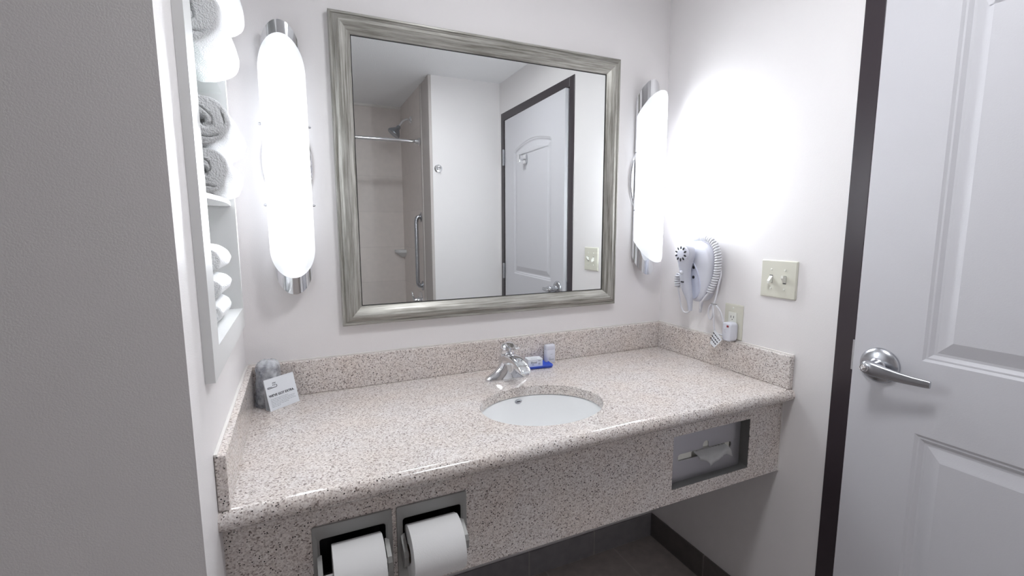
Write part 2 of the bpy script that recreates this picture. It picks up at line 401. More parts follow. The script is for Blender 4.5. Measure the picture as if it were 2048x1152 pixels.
leaf = obj('door_leaf', bm, M['door'], door)
bm = bmesh.new()
box(bm, W-0.004, W+0.1, DY1, DY1+0.050, 0, DZ+0.052, bev=0.0015); box(bm, W-0.004, W+0.1, DY0-0.052, DY0, 0, DZ+0.052, bev=0.0015)
box(bm, W-0.004, W+0.1, DY0-0.001, DY1+0.001, DZ, DZ+0.052, bev=0.0015)
box(bm, W+0.040, W+0.1, DY0, DY0+0.012, 0, DZ); box(bm, W+0.040, W+0.1, DY1-0.012, DY1, 0, DZ); box(bm, W+0.040, W+0.1, DY0, DY1, DZ-0.012, DZ)
fr = obj('door_frame', bm, M['casing'], door)
fr['label'] = 'dark brown painted metal door frame'
# handle
hd = obj('door_handle', lathe(bmesh.new(), [(0.0455, 0.0005), (0.0455, 0.004), (0.043, 0.008), (0.034, 0.013), (0.020, 0.016), (0.019, 0.018), (0.0165, 0.020), (0.0150, 0.040), (0.0150, 0.046), (0.0, 0.046)], D(-0.842, 1.016), dn, 48), M['satin'], door, True, angle=35)
hd['label'] = 'satin nickel round rose of the lever handle'
bm = bmesh.new(); rings = []
for yy, zz, oo, hh, ww in ((-0.826, 1.018, 0.050, 0.006, 0.006), (-0.829, 1.018, 0.052, 0.0145, 0.010), (-0.838, 1.017, 0.054, 0.0180, 0.012), (-0.855, 1.015, 0.053, 0.0175, 0.011), (-0.880, 1.011, 0.050, 0.0150, 0.008), (-0.905, 1.008, 0.046, 0.0125, 0.0058), (-0.930, 1.006, 0.041, 0.0105, 0.005), (-0.955, 1.005, 0.036, 0.0095, 0.0045), (-0.963, 1.005, 0.035, 0.0085, 0.004)):
    rings.append(ell(D(yy, zz, oo), Z, dn, hh, ww, 20, 2.6))
loft(bm, rings)
obj('lever', bm, M['satin'], hd, True, angle=60)
obj('lock_button', lathe(bmesh.new(), [(0.0105, -0.006), (0.0105, 0.0012), (0.0088, 0.0022), (0.0080, -0.0004), (0.0062, -0.0004), (0.0058, 0.0026), (0.0, 0.0030)], D(-0.838, 1.017, 0.0655), dn, 28), M['chrome'], hd, True, angle=35)
bm = bmesh.new(); box(bm, W-0.0065, W-0.003, DY1-0.004, DY1+0.0035, 0.982, 1.066, bev=0.001)
obj('strike_plate', bm, M['satin'], door)
for hz in (0.30, 1.055, 1.856):
    bm = bmesh.new()
    tube(bm, [(W-0.010, DY0+0.002, hz-0.055), (W-0.010, DY0+0.002, hz+0.055)], 0.0075, 14)
    for kz in (-0.033, -0.011, 0.011, 0.033): tube(bm, [(W-0.010, DY0+0.002, hz+kz-0.001), (W-0.010, DY0+0.002, hz+kz+0.001)], 0.0079, 14)
    box(bm, W-0.006, W-0.0038, DY0-0.010, DY0+0.012, hz-0.054, hz+0.054)
    obj('hinge', bm, M['satin'], door, True, angle=40)
# small double coat hook on the door
ck = obj('coat_hook', box(bmesh.new(), W-0.022, W-0.013, -1.300, -1.262, 1.772, 1.830, bev=0.002), M['chrome'], door)
bm = bmesh.new()
tube(bm, spline([(W-0.020, -1.281, 1.80), (W-0.046, -1.281, 1.795), (W-0.058, -1.281, 1.802), (W-0.060, -1.281, 1.818)]), 0.006, 10)
box(bm, W-0.066, W-0.056, -1.300, -1.262, 1.776, 1.826, bev=0.004)
obj('prong', bm, M['chrome'], ck, True, angle=40)

# ---------------------------------------------------------------- robe hook on the wall facing the mirror
rh = thing('robe_hook', (1.069, YF, 1.769), 'round chrome robe hook on the white wall beside the shower, seen in the mirror', 'hook')
obj('rose', lathe(bmesh.new(), [(0.028, 0.0005), (0.028, 0.004), (0.024, 0.009), (0.017, 0.011), (0.013, 0.010), (0.012, 0.018), (0.0, 0.019)], (1.069, YF, 1.769), Y, 32), M['chrome'], rh, True, angle=35)
obj('peg', tube(bmesh.new(), spline([(1.069, YF+0.016, 1.769), (1.069, YF+0.034, 1.763), (1.069, YF+0.046, 1.768), (1.069, YF+0.050, 1.778)]), 0.005, 10), M['chrome'], rh, True)

# ---------------------------------------------------------------- shower fittings, seen in the mirror
t = thing('curtain_rod', (0.3, -1.99, 1.985), 'straight chrome shower curtain rod across the alcove, seen in the mirror', 'curtain rod')
obj('rod', tube(bmesh.new(), [(-0.498, -1.99, 1.985), (1.000, -1.99, 1.985)], 0.0125, 18), M['chrome'], t, True, angle=50)
for s, x in ((-1, 1.008), (1, -0.499)):
    obj('flange', lathe(bmesh.new(), [(0.030, 0.0006), (0.030, 0.006), (0.020, 0.012), (0.017, 0.034), (0.0, 0.034)], (x+0.002*(s > 0), -1.99, 1.985), (s, 0, 0), 28), M['chrome'], t, True, angle=35)
t = thing('grab_bar', (1.018, -2.06, 1.18), 'vertical brushed steel grab bar on the shower side wall', 'grab bar')
gp = spline([(1.014, -2.05, 1.445), (0.996, -2.05, 1.445), (0.982, -2.05, 1.425), (0.980, -2.05, 1.38)], 6)+spline([(0.980, -2.05, 0.99), (0.982, -2.05, 0.945), (0.996, -2.05, 0.925), (1.014, -2.05, 0.925)], 6)
obj('bar', tube(bmesh.new(), gp, 0.0155, 16), M['satin'], t, True, angle=60)
for z in (1.445, 0.925):
    obj('flange', lathe(bmesh.new(), [(0.038, 0.0005), (0.038, 0.004), (0.030, 0.008), (0.017, 0.009)], (1.018, -2.05, z), (-1, 0, 0), 28), M['satin'], t, True, angle=35)
t = thing('shower_fixture', (1.018, -2.30, 2.20), 'chrome shower head on a short curved arm above the curtain rod', 'shower head')
obj('arm', tube(bmesh.new(), spline([(1.017, -2.30, 2.20), (0.985, -2.30, 2.200), (0.955, -2.30, 2.180), (0.925, -2.30, 2.140)]), 0.0095, 12), M['chrome'], t, True)
obj('escutcheon', lathe(bmesh.new(), [(0.028, 0.0005), (0.026, 0.006), (0.012, 0.012)], (1.018, -2.30, 2.20), (-1, 0, 0), 24), M['chrome'], t, True, angle=35)
ax = Vector((-0.62, 0, -0.78)).normalized()
obj('spray_head', lathe(bmesh.new(), [(0.010, 0), (0.016, 0.008), (0.017, 0.024), (0.030, 0.040), (0.048, 0.062), (0.052, 0.074), (0.049, 0.082), (0.042, 0.078), (0.0, 0.078)], Vector((0.930, -2.30, 2.146)), ax, 32), plain('grey_chrome', (0.38, 0.41, 0.45), 0.25, 0.9), t, True, angle=35)
t = thing('soap_shelf', (1.018, -2.69, 1.165), 'small white corner soap shelf in the shower', 'shelf')
bm = bmesh.new(); q = [Vector((1.018, -2.69, 1.150))]+[Vector((1.018-0.085*math.cos(a), -2.69+0.085*math.sin(a), 1.150)) for a in [PI/2*k/10 for k in range(11)]]
q2 = [p+Z*0.025 for p in q]; q0 = [Vector((1.018, -2.69, 1.11))+(p-Vector((1.018, -2.69, 1.150)))*0.35 for p in q]
loft(bm, [q0, q, q2]); obj('ledge', bm, M['tub'], t)
t = thing('shower_valve', (1.018, -2.13, 0.80), 'chrome shower valve with lever on the side wall, below the grab bar', 'valve')
obj('escutcheon', lathe(bmesh.new(), [(0.070, 0.0005), (0.068, 0.005), (0.030, 0.012), (0.022, 0.030), (0.020, 0.055), (0.0, 0.057)], (1.018, -2.13, 0.80), (-1, 0, 0), 32), M['chrome'], t, True, angle=35)
obj('lever', tube(bmesh.new(), [(0.968, -2.13, 0.80), (0.960, -2.13, 0.83), (0.950, -2.13, 0.872)], [0.009, 0.008, 0.006], 12), M['chrome'], t, True)

# ---------------------------------------------------------------- vanity
van = thing('vanity', (0.765, -0.3, 0.59), 'speckled beige granite vanity counter with splashes and front apron, wall to wall', 'vanity counter')
CF, AP = -0.612, -0.574
SC = (0.7687, -0.380); SA, SB = 0.183, 0.150
# countertop: bullnose front, oval hole
bm = bmesh.new()
NY = 7
prof = [(0.0, T), ]
R = 0.020
nose = [(CF+R-R*math.sin(a), T-R+R*math.cos(a)) for a in [PI*k/12 for k in range(13)]]
N = 96
hole = [Vector((SC[0]+SA*math.cos(2*PI*k/N), SC[1]+SB*math.sin(2*PI*k/N), T)) for k in range(N)]
hv = [bm.verts.new(p) for p in hole]
rect = [Vector((0.0, -0.0005, T)), Vector((0.0, CF+R, T)), Vector((W, CF+R, T)), Vector((W, -0.0005, T))]
rv = [bm.verts.new(p) for p in rect]
ed = [bm.edges.new((hv[i], hv[(i+1) % N])) for i in range(N)]+[bm.edges.new((rv[i], rv[(i+1) % 4])) for i in range(4)]
bmesh.ops.triangle_fill(bm, edges=ed, use_beauty=True)
# hole rim: eased edge then wall
r1 = [bm.verts.new(Vector((SC[0]+(p.x-SC[0])*0.992, SC[1]+(p.y-SC[1])*0.992, T-0.002))) for p in hole]
r2 = [bm.verts.new(Vector((q.co.x, q.co.y, T-0.030))) for q in r1]
for a, b in ((hv, r1), (r1, r2)):
    for i in range(N): bm.faces.new((a[i], a[(i+1) % N], b[(i+1) % N], b[i]))
# bullnose
prev = (rv[1], rv[2])
for (y, z) in nose[1:]:
    cur = (bm.verts.new((0.0, y, z)), bm.verts.new((W, y, z)))
    f = bm.faces.new((prev[0], prev[1], cur[1], cur[0])); f.smooth = True; prev = cur
b0, b1 = bm.verts.new((0.0, AP, T-2*R)), bm.verts.new((W, AP, T-2*R))
bm.faces.new((prev[0], prev[1], b1, b0))
me = obj('countertop', bm, M['granite'], van)
# splashes
hs = T+0.104
bm = bmesh.new(); box(bm, 0.0, W, -0.019, -0.0005, T, hs, bev=0.0025); obj('backsplash', bm, M['granite'], van)
bm = bmesh.new(); box(bm, 0.0005, 0.019, -0.600, -0.0195, T, hs, bev=0.0025); obj('side_splash', bm, M['granite'], van)
bm = bmesh.new(); box(bm, W-0.019, W-0.0005, -0.602, -0.0195, T, hs, bev=0.0025)
obj('side_splash', bm, M['granite'], van)
bm = bmesh.new(); box(bm, 0.0, W, -0.006, -0.0005, hs-0.001, hs+0.004, bev=0.001); box(bm, 0, 0.006, -0.600, -0.0005, hs-0.001, hs+0.004, bev=0.001); box(bm, W-0.006, W, -0.60, -0.0005, hs-0.001, hs+0.004, bev=0.001)
obj('caulk_line', bm, M['caulk'], van)
# apron with three openings
AT, AB = T-2*R, 0.590
ops_ = [(0.160, 0.292, 0.640, 0.758), (0.326, 0.458, 0.640, 0.758), (1.081, 1.386, 0.631, 0.790)]
bm = bmesh.new(); cur = 0.0
for x0, x1, z0, z1 in ops_:
    box(bm, cur, x0, AP, AP+0.02, AB, AT); box(bm, x0, x1, AP, AP+0.02, AB, z0); box(bm, x0, x1, AP, AP+0.02, z1, AT); cur = x1
box(bm, cur, W-0.0005, AP, AP+0.02, AB, AT)
bmesh.ops.remove_doubles(bm, verts=bm.verts, dist=1e-5)
obj('apron', bm, M['granite'], van)
obj('caulk_line', BX(W-0.004, W, AP-0.002, AP+0.006, AB, AT), M['caulk'], van)

# sink bowl
sk = thing('sink', (SC[0], SC[1], T-0.19), 'oval white undermount sink bowl set in the granite counter', 'sink')
bm = bmesh.new(); rings = []
for s, z in ((1.10, -0.0305), (1.012, -0.0305), (0.998, -0.034), (0.975, -0.055), (0.93, -0.085), (0.84, -0.120), (0.68, -0.148), (0.46, -0.163), (0.22, -0.170), (0.125, -0.172)):
    rings.append([Vector((SC[0]+SA*s*math.cos(2*PI*k/72), SC[1]+SB*s*math.sin(2*PI*k/72), T+z)) for k in range(72)])
loft(bm, rings, False, True); obj('bowl', bm, M['porcelain'], sk, True, angle=60)
obj('drain', lathe(bmesh.new(), [(0.024, 0.0005), (0.023, 0.003), (0.017, 0.002), (0.016, 0.0045), (0.0, 0.006)], (SC[0], SC[1], T-0.172), Z, 32), M['chrome'], sk, True, angle=35)
# overflow / maker's badge on the rear wall of the bowl
import math as _m
def bowlpt(t, s, z): return Vector((SC[0]+SA*s*math.cos(t), SC[1]+SB*s*math.sin(t), T+z))
tb = math.radians(92); pc = bowlpt(tb, 0.983, -0.0455); nb = Vector((-math.cos(tb)*0.94, -math.sin(tb)*0.94, 0.20)).normalized()
bu = Z.cross(nb).normalized(); bv = nb.cross(bu)
bm = bmesh.new(); loft(bm, [ell(pc+nb*0.0005, bu, bv, 0.0125, 0.0075, 28), ell(pc+nb*0.0022, bu, bv, 0.0115, 0.0067, 28), ell(pc+nb*0.0014, bu, bv, 0.0096, 0.0052, 28)])
bd = obj('overflow_badge', bm, M['satin'], sk, True, angle=30)
obj('badge_mark', BX(-0.5, 0.5, -0.5, 0.5, -0.5, 0.5), M['blackink'], bd)
q = bd.children[0]; bmm = bmesh.new(); poly_prism(bmm, [pc+nb*0.0016+bu*a+bv*b for a, b in ((-0.0065, -0.0010), (0.0065, -0.0010), (0.0065, 0.0010), (-0.0065, 0.0010))], nb*0.0004)
bmesh.ops.translate(bmm, verts=bmm.verts, vec=-base_of(bd)); bmm.to_mesh(q.data); bmm.free()

# ---------------------------------------------------------------- faucet
FX, FY = 0.768, -0.135
fa = thing('faucet', (FX, FY, T), 'chrome single lever bathroom faucet behind the sink bowl', 'faucet')
bm = bmesh.new(); rings = []
for z, a, b, p, oy in ((0.000, 0.0785, 0.0285, 2.3, 0), (0.006, 0.0790, 0.0290, 2.3, 0), (0.010, 0.0770, 0.0280, 2.2, 0), (0.018, 0.066, 0.0265, 2.0, 0), (0.027, 0.050, 0.0250, 2.0, 0), (0.038, 0.036, 0.0240, 2.0, 0), (0.052, 0.0275, 0.0235, 2, 0), (0.068, 0.0240, 0.0230, 2, 0), (0.083, 0.0232, 0.0228, 2, 0), (0.086, 0.0205, 0.0205, 2, 0)):
    rings.append(ell((FX, FY+oy, T+z), X, Y, a, b, 48, p))
loft(bm, rings); fb = obj('body', bm, M['chrome'], fa, True, angle=50)
bm = bmesh.new(); rings = []
sp = [(-0.118, 0.056, 0.024, 0.022), (-0.150, 0.071, 0.0235, 0.019), (-0.185, 0.079, 0.0225, 0.0150), (-0.220, 0.080, 0.0215, 0.0115), (-0.250, 0.073, 0.0200, 0.0090), (-0.270, 0.064, 0.0185, 0.0078), (-0.275, 0.060, 0.0170, 0.0060)]
for i, (y, z, a, b) in enumerate(sp):
    j0, j1 = sp[max(i-1, 0)], sp[min(i+1, len(sp)-1)]
    d = Vector((0, j1[0]-j0[0], j1[1]-j0[1])).normalized(); v = d.cross(X)
    rings.append(ell((FX, y, T+z), X, v, a, b, 28, 2.6))
loft(bm, rings); obj('spout', bm, M['chrome'], fa, True, angle=60)
obj('aerator', lathe(bmesh.new(), [(0.0105, 0), (0.0105, 0.010), (0.0085, 0.012), (0.0, 0.011)], (FX, -0.254, T+0.066), (0, -0.25, -1), 24), M['chrome'], fa, True, angle=40)
hb = obj('lever_cap', lathe(bmesh.new(), [(0.0195, 0.086), (0.0225, 0.088), (0.0235, 0.098), (0.0225, 0.108), (0.0175, 0.117), (0.009, 0.122), (0.0, 0.1235)], (FX, FY, T), Z, 36), M['chrome'], fa, True, angle=60)
bm = bmesh.new(); rings = []
lv = [(-0.122, 0.115, 0.010, 0.0045), (-0.145, 0.1225, 0.0135, 0.0050), (-0.168, 0.1215, 0.0115, 0.0042), (-0.190, 0.1180, 0.0105, 0.0038), (-0.206, 0.1195, 0.0115, 0.0038), (-0.216, 0.1235, 0.0100, 0.0036), (-0.220, 0.1255, 0.006, 0.002)]
for y, z, a, b in lv: rings.append(ell((FX, y, T+z), X, Z, a, b, 20, 2.4))
loft(bm, rings); obj('lever', bm, M['chrome'], hb, True, angle=60)

# ---------------------------------------------------------------- soap tray, soap box, bottle
ct, st_ = math.cos(math.radians(-7)), math.sin(math.radians(-7))
def L(cx, cy, x, y, z): return Vector((cx+x*ct-y*st_, cy+x*st_+y*ct, z))
t = bmesh.new()
def rrl(cx, cy, a, b, z, r): return [L(cx, cy, p.x, p.y, z) for p in rr(-a, a, -b, b, 0, r)]
cx, cy = 0.921, -0.056
loft(t, [rrl(cx, cy, 0.047, 0.031, T+0.0004, 0.010), rrl(cx, cy, 0.050, 0.034, T+0.003, 0.012), rrl(cx, cy, 0.052, 0.036, T+0.0095, 0.013), rrl(cx, cy, 0.050, 0.034, T+0.0100, 0.012), rrl(cx, cy, 0.046, 0.030, T+0.0065, 0.010)])
tag(obj('soap_tray', t, M['blue'], None, True, (cx, cy, T), angle=45), 'blue plastic tray on the counter under the small soap box', 'tray')
sx_, sy_ = 0.906, -0.058
sb = thing('soap_box', (sx_, sy_, T+0.0066), 'small white printed soap box lying on the blue tray', 'soap box')
t = bmesh.new(); loft(t, [rrl(sx_, sy_, 0.0275, 0.0185, T+0.0067, 0.001), rrl(sx_, sy_, 0.0275, 0.0185, T+0.0335, 0.001)])
obj('carton', t, M['card'], sb)
t = bmesh.new()
def decal(t, cx, cy, pts, nrm): poly_prism(t, pts, nrm)
def frontbar(t, x0, x1, z0, z1):
    poly_prism(t, [L(sx_, sy_, x, -0.0187, z) for x, z in ((x0, z0), (x1, z0), (x1, z1), (x0, z1))], Vector((st_, -ct, 0))*0.0002)
frontbar(t, 0.010, 0.020, T+0.026, T+0.0285); frontbar(t, 0.011, 0.014, T+0.013, T+0.019); frontbar(t, 0.0155, 0.018, T+0.013, T+0.020); frontbar(t, -0.012, -0.006, T+0.0125, T+0.0150)
for k in range(7): poly_prism(t, [L(sx_, sy_, -0.014+k*0.0035+a, b, T+0.0336) for a, b in ((0, -0.010), (0.0022, -0.010), (0.0022, -0.006), (0, -0.006))], Z*0.0002)
obj('printing', t, M['greyink'], sb)
mw = Matrix.Translation(L(sx_, sy_, -0.017, -0.0188, T+0.0185)) @ Matrix.Rotation(math.radians(-7), 4, 'Z') @ Matrix.Rotation(PI/2, 4, 'X') @ Matrix.Shear('XZ', 4, (0, 0))
text_obj('lettering', 'Dond', 0.0095, mw, M['blackink'], sb)
bx_, by_ = 0.984, -0.034
bt = thing('toiletry_bottle', (bx_, by_, T), 'small flat white plastic bottle standing against the splash beside the blue tray', 'bottle')
t = bmesh.new(); rings = []
for z, a, b in ((0.0004, 0.019, 0.0095), (0.003, 0.0205, 0.0110), (0.020, 0.0208, 0.0115), (0.050, 0.0208, 0.0112), (0.0505, 0.0204, 0.0108), (0.0512, 0.0208, 0.0112), (0.064, 0.0206, 0.0108), (0.068, 0.0195, 0.0095), (0.070, 0.016, 0.007)):
    rings.append(rr(bx_-a, bx_+a, by_-b, by_+b, T+z, min(a, b)*0.75))
loft(t, rings); obj('flask', t, M['whiteplastic'], bt, True, angle=40)
t = bmesh.new(); box(t, bx_-0.008, bx_+0.012, by_-0.0118, by_-0.0113, T+0.0135, T+0.0165); box(t, bx_-0.002, bx_+0.006, by_-0.0117, by_-0.0112, T+0.034, T+0.0355)
for k in range(3): box(t, bx_-0.009, bx_-0.001, by_-0.0117, by_-0.0112, T+0.018+k*0.0022, T+0.0188+k*0.0022)
obj('printing', t, M['greyink'], bt)

# ---------------------------------------------------------------- wrapped cup and tent card
cpx, cpy = 0.0568, -0.0568
cp = thing('wrapped_cup', (cpx, cpy, T), 'clear plastic cup upside down in cloudy wrap, in the left counter corner', 'cup')
t = bmesh.new(); lathe(t, [(0.0345, 0.0005), (0.0345, 0.004), (0.0330, 0.006), (0.0262, 0.112), (0.0245, 0.114), (0.0, 0.1135)], (cpx, cpy, T), Z, 40)
obj('cup', t, M['cup'], cp, True, angle=40)
t = bmesh.new(); rings = []
for i in range(22):
    f = i/21; z = 0.001+0.130*f; base = 0.0352*(1-f)+0.0305*f
    if f > 0.86: base *= math.sqrt(max(0.02, 1-((f-0.86)/0.145)**2))*0.9+0.1
    ring = []
    for k in range(48):
        a = 2*PI*k/48
        n = noise.noise(Vector((math.cos(a)*2.2, math.sin(a)*2.2, z*40)))*0.0026+noise.noise(Vector((math.cos(a)*6, math.sin(a)*6, z*90+5)))*0.0012
        rr_ = min(base+n*(0.5+f), 0.0362 if f < 0.3 else (0.0375 if f < 0.8 else 1))
        ring.append(Vector((cpx+rr_*math.cos(a)+0.004*f, cpy+rr_*math.sin(a), T+z+n*0.8*f)))
    rings.append(ring)
loft(t, rings, False, True); obj('wrap', t, M['wrap'], cp, True)

A, B = Vector((0.063, -0.125, T)), Vector((0.136, -0.068, T))
cdn = thing('tent_card', ((A.x+B.x)/2, (A.y+B.y)/2, T), 'white folded tent card reading we have got extra, in front of the wrapped cup', 'card')
u = (B-A).normalized(); bdir = Vector((-u.y, u.x, 0)); hgt = 0.085; lean = 0.0225
TA = A+bdir*lean+Z*hgt; TB = B+bdir*lean+Z*hgt; cu_ = (TA-A).normalized(); cn = u.cross(cu_).normalized()
t = bmesh.new(); poly_prism(t, [A+Z*0.0006, B+Z*0.0006, TB, TA], -cn*0.0006)
obj('front_panel', t, M['card'], cdn)
t = bmesh.new(); A2, B2 = A+bdir*0.0195, B+bdir*0.0195
poly_prism(t, [A2+Z*0.0004, B2+Z*0.0004, TB, TA], cn*0.0006); poly_prism(t, [A+Z*0.0003, B+Z*0.0003, B2+Z*0.0003, A2+Z*0.0003], Z*0.0006)
obj('back_panel', t, M['card'], cdn)
def CP(a, b, o=0.0004): return A+u*a+cu_*b+cn*o          # a across (0..0.0926), b up (0..0.088)
if cn.y > 0: cn = -cn
cm = Matrix((u, cu_, cn)).transposed().to_4x4()
text_obj('headline', "WE'VE GOT EXTRA.", 0.0089, Matrix.Translation(CP(0.0055, 0.0375)) @ cm, M['blackink'], cdn, bold=0.0002)
t = bmesh.new()
for k, (x0, x1) in enumerate(((0.008, 0.062), (0.008, 0.083), (0.008, 0.080), (0.008, 0.084), (0.008, 0.060), (0.008, 0.034))):
    b = 0.0300-k*0.0042; x = x0
    while x < x1:
        wl = random.uniform(0.003, 0.009); poly_prism(t, [CP(x, b), CP(min(x+wl, x1), b), CP(min(x+wl, x1), b+0.0012), CP(x, b+0.0012)], cn*0.00015); x += wl+0.0013
obj('small_print', t, M['greyink'], cdn)
t = bmesh.new()
def stroke(pts, r=0.0006): tube(t, [CP(a, b, 0.0005) for a, b in pts], r, 6)
stroke([(0.008, 0.0610), (0.006, 0.0625), (0.008, 0.0645), (0.020, 0.0640)]); stroke([(0.008, 0.0610), (0.034, 0.0618), (0.0355, 0.064), (0.035, 0.0675)], 0.0007)
stroke([(0.023, 0.0735), (0.026, 0.0750), (0.030, 0.0735), (0.033, 0.0745)], 0.0007)
for k in range(4): stroke([(0.0235+k*0.003, 0.066), (0.0235+k*0.003, 0.0705)], 0.0004)
obj('logo', t, M['blackink'], cdn)

# ---------------------------------------------------------------- toilet paper holders and rolls
def holder(x0, label, arms):
    x1 = x0+0.157; z1, z0 = 0.785, 0.618
    h = thing('toilet_paper_holder', (x0+0.0785, AP, z0), label, 'toilet paper holder', 'recessed toilet paper holders in the apron')
    ix0, ix1, iz0, iz1 = x0+0.013, x0+0.143, z0+0.025, z1-0.029
    bm = bmesh.new(); rings = []
    def ring(d, y, rad): return [Vector((p.x, y, p.z)) for p in [Vector((a.x, 0, a.y)) for a in [Vector((q.x, q.y, 0)) for q in rr(x0-d+0, x1+d, z0-d, z1+d, 0, rad)]]]
    def R2(a0, a1, b0, b1, y, rad): return [Vector((q.x, y, q.y)) for q in rr(a0, a1, b0, b1, 0, rad, 4)]
    loft(bm, [R2(x0, x1, z0, z1, AP-0.0003, 0.004), R2(x0+0.001, x1-0.001, z0+0.001, z1-0.001, AP-0.004, 0.004), R2(ix0-0.004, ix1+0.004, iz0-0.004, iz1+0.004, AP-0.0045, 0.006), R2(ix0, ix1, iz0, iz1, AP-0.002, 0.006), R2(ix0, ix1, iz0, iz1, AP+0.001, 0.006)], False, False)
    obj('frame', bm, M['castmetal'], h, True, angle=30)
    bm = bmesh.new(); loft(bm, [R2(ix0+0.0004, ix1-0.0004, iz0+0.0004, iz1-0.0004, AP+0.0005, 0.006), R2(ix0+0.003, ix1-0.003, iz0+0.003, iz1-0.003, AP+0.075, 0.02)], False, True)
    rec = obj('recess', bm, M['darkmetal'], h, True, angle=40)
    obj('screw', lathe(bmesh.new(), [(0.0045, 0), (0.0042, 0.0015), (0.0, 0.002)], (ix0+0.0145, AP+0.073, 0.725), (0, -1, 0), 16), M['castmetal'], rec, True, angle=40)
    for xx in (ix0-0.001, ix1+0.001):
        s = -1 if xx < x0+0.07 else 1
        bm = bmesh.new()
        prof = [(AP-0.002, 0.722), (AP-0.010, 0.716), (AP-0.036, 0.702), (AP-0.042, 0.692), (AP-0.040, 0.672), (AP-0.030, 0.664), (AP-0.002, 0.668)]
        poly_prism(bm, [(xx-0.0045, y, z) for y, z in prof], (0.009, 0, 0)); bevel_all(bm, 0.0012)
        obj('arm', bm, M['castmetal'], h)
    bm = tube(bmesh.new(), [(ix0, AP-0.028, 0.690), (ix0+0.022, AP-0.028, 0.690)], 0.0075, 18)
    tube(bm, [(ix0+0.022, AP-0.028, 0.690), (ix1-0.022, AP-0.028, 0.690)], 0.0090, 18); tube(bm, [(ix1-0.022, AP-0.028, 0.690), (ix1, AP-0.028, 0.690)], 0.0075, 18)
    obj('spindle', bm, M['chrome'], h, True, angle=40)
    return h
def tproll(x0, x1, label):
    yc, zc, r = AP-0.028, 0.695-0.005, 0.057
    t = thing('toilet_paper_roll', ((x0+x1)/2, yc, zc), label, 'toilet paper', 'toilet paper rolls under the counter')
    bm = bmesh.new(); n = 72; rings = []
    def ring(x, rad): return [Vector((x, yc+rad*math.cos(2*PI*k/n), zc+rad*math.sin(2*PI*k/n))) for k in range(n)]
    loft(bm, [ring(x0, 0.019), ring(x0, r-0.001), ring(x0+0.001, r), ring(x1-0.001, r), ring(x1, r-0.001), ring(x1, 0.019), ring(x0, 0.019)], False, False)
    bmesh.ops.remove_doubles(bm, verts=bm.verts, dist=1e-6)
    obj('paper', bm, M['paper'], t, True, angle=40)
    # loose outer sheet ending in a straight edge
    bm = bmesh.new(); inn, out = [], []
    for k in range(25):
        a = math.radians(80+ (205-80)*k/24); rad = r+0.0006
        out.append([Vector((x, yc+(rad+0.0008)*math.cos(a), zc+(rad+0.0008)*math.sin(a))) for x in (x0, x1)]+[Vector((x, yc+rad*math.cos(a), zc+rad*math.sin(a))) for x in (x1, x0)])
    loft(bm, out); obj('outer_sheet', bm, M['paper'], t, True, angle=40)
    bm = bmesh.new(); loft(bm, [ring(x0+0.0005, 0.0188), ring(x1-0.0005, 0.0188), ring(x1-0.0005, 0.0175), ring(x0+0.0005, 0.0175), ring(x0+0.0005, 0.0188)], False, False)
    obj('cardboard_core', bm, M['core'], t, True, angle=40)
holder(0.148, 'grey cast metal recessed toilet paper holder nearest the left wall', 0)
holder(0.3135, 'grey cast metal recessed toilet paper holder, second from the left wall', 0)
tproll(0.183, 0.280, 'white toilet paper roll nearest the left wall, under the counter edge')
tproll(0.333, 0.442, 'white toilet paper roll with its sheet edge showing, second from the left wall')

# ---------------------------------------------------------------- recessed facial tissue dispenser
ox0, ox1, oz0, oz1 = 1.081, 1.386, 0.631, 0.790
td = thing('tissue_dispenser', ((ox0+ox1)/2, AP, oz0), 'recessed stainless steel facial tissue dispenser in the counter apron', 'tissue dispenser')
bm = bmesh.new(); PY = AP+0.026
def RT(a0, a1, b0, b1, y, rad, n=4): return [Vector((q.x, y, q.y)) for q in rr(a0, a1, b0, b1, 0, rad, n)]
loft(bm, [RT(ox0+0.0008, ox1-0.0008, oz0+0.0008, oz1-0.0008, AP+0.0008, 0.004), RT(ox0+0.0012, ox1-0.0012, oz0+0.0012, oz1-0.0012, AP+0.020, 0.006), RT(ox0+0.003, ox1-0.006, oz0+0.003, oz1-0.002, AP+0.031, 0.010), RT(ox0+0.012, ox1-0.018, oz0+0.012, oz1-0.012, AP+0.0325, 0.010)], False, False)
bmesh.ops.solidify(bm, geom=bm.faces[:], thickness=-0.0006)
obj('recess', bm, M['castmetal'], td, True, angle=50)
# plate with capsule slot and thumb notch
px0, px1, pz0, pz1 = ox0+0.0015, ox1-0.009, oz0+0.002, oz1-0.002
bm = bmesh.new()
cz, cxm, hl, hr = 0.706, 1.232, 0.098, 0.0105
cap = []
for k in range(9): a = -PI/2+PI*k/8; cap.append((cxm+hl+hr*math.cos(a), cz+hr*math.sin(a)))
nt_ = []
for k in range(9):
    a = 0+PI*k/8; nt_.append((cxm+0.002+0.012*math.cos(a), cz+0.021+0.012*math.sin(a)))
cap += [(cxm+0.014, cz+hr)]+nt_+[(cxm-0.010, cz+hr)]
for k in range(9): a = PI/2+PI*k/8; cap.append((cxm-hl+hr*math.cos(a), cz+hr*math.sin(a)))
ro = [(q.x, q.y) for q in rr(px0, px1, pz0, pz1, 0, 0.006, 3)]
ey = []
for pts in (ro, cap):
    vs = [bm.verts.new((a, PY, b)) for a, b in pts]; vb = [bm.verts.new((a, PY+0.003, b)) for a, b in pts]
    for i in range(len(vs)):
        ey.append(bm.edges.new((vs[i], vs[(i+1) % len(vs)])))
    for i in range(len(vs)): bm.faces.new((vs[i], vs[(i+1) % len(vs)], vb[(i+1) % len(vs)], vb[i]))
bmesh.ops.triangle_fill(bm, edges=ey, use_beauty=True)
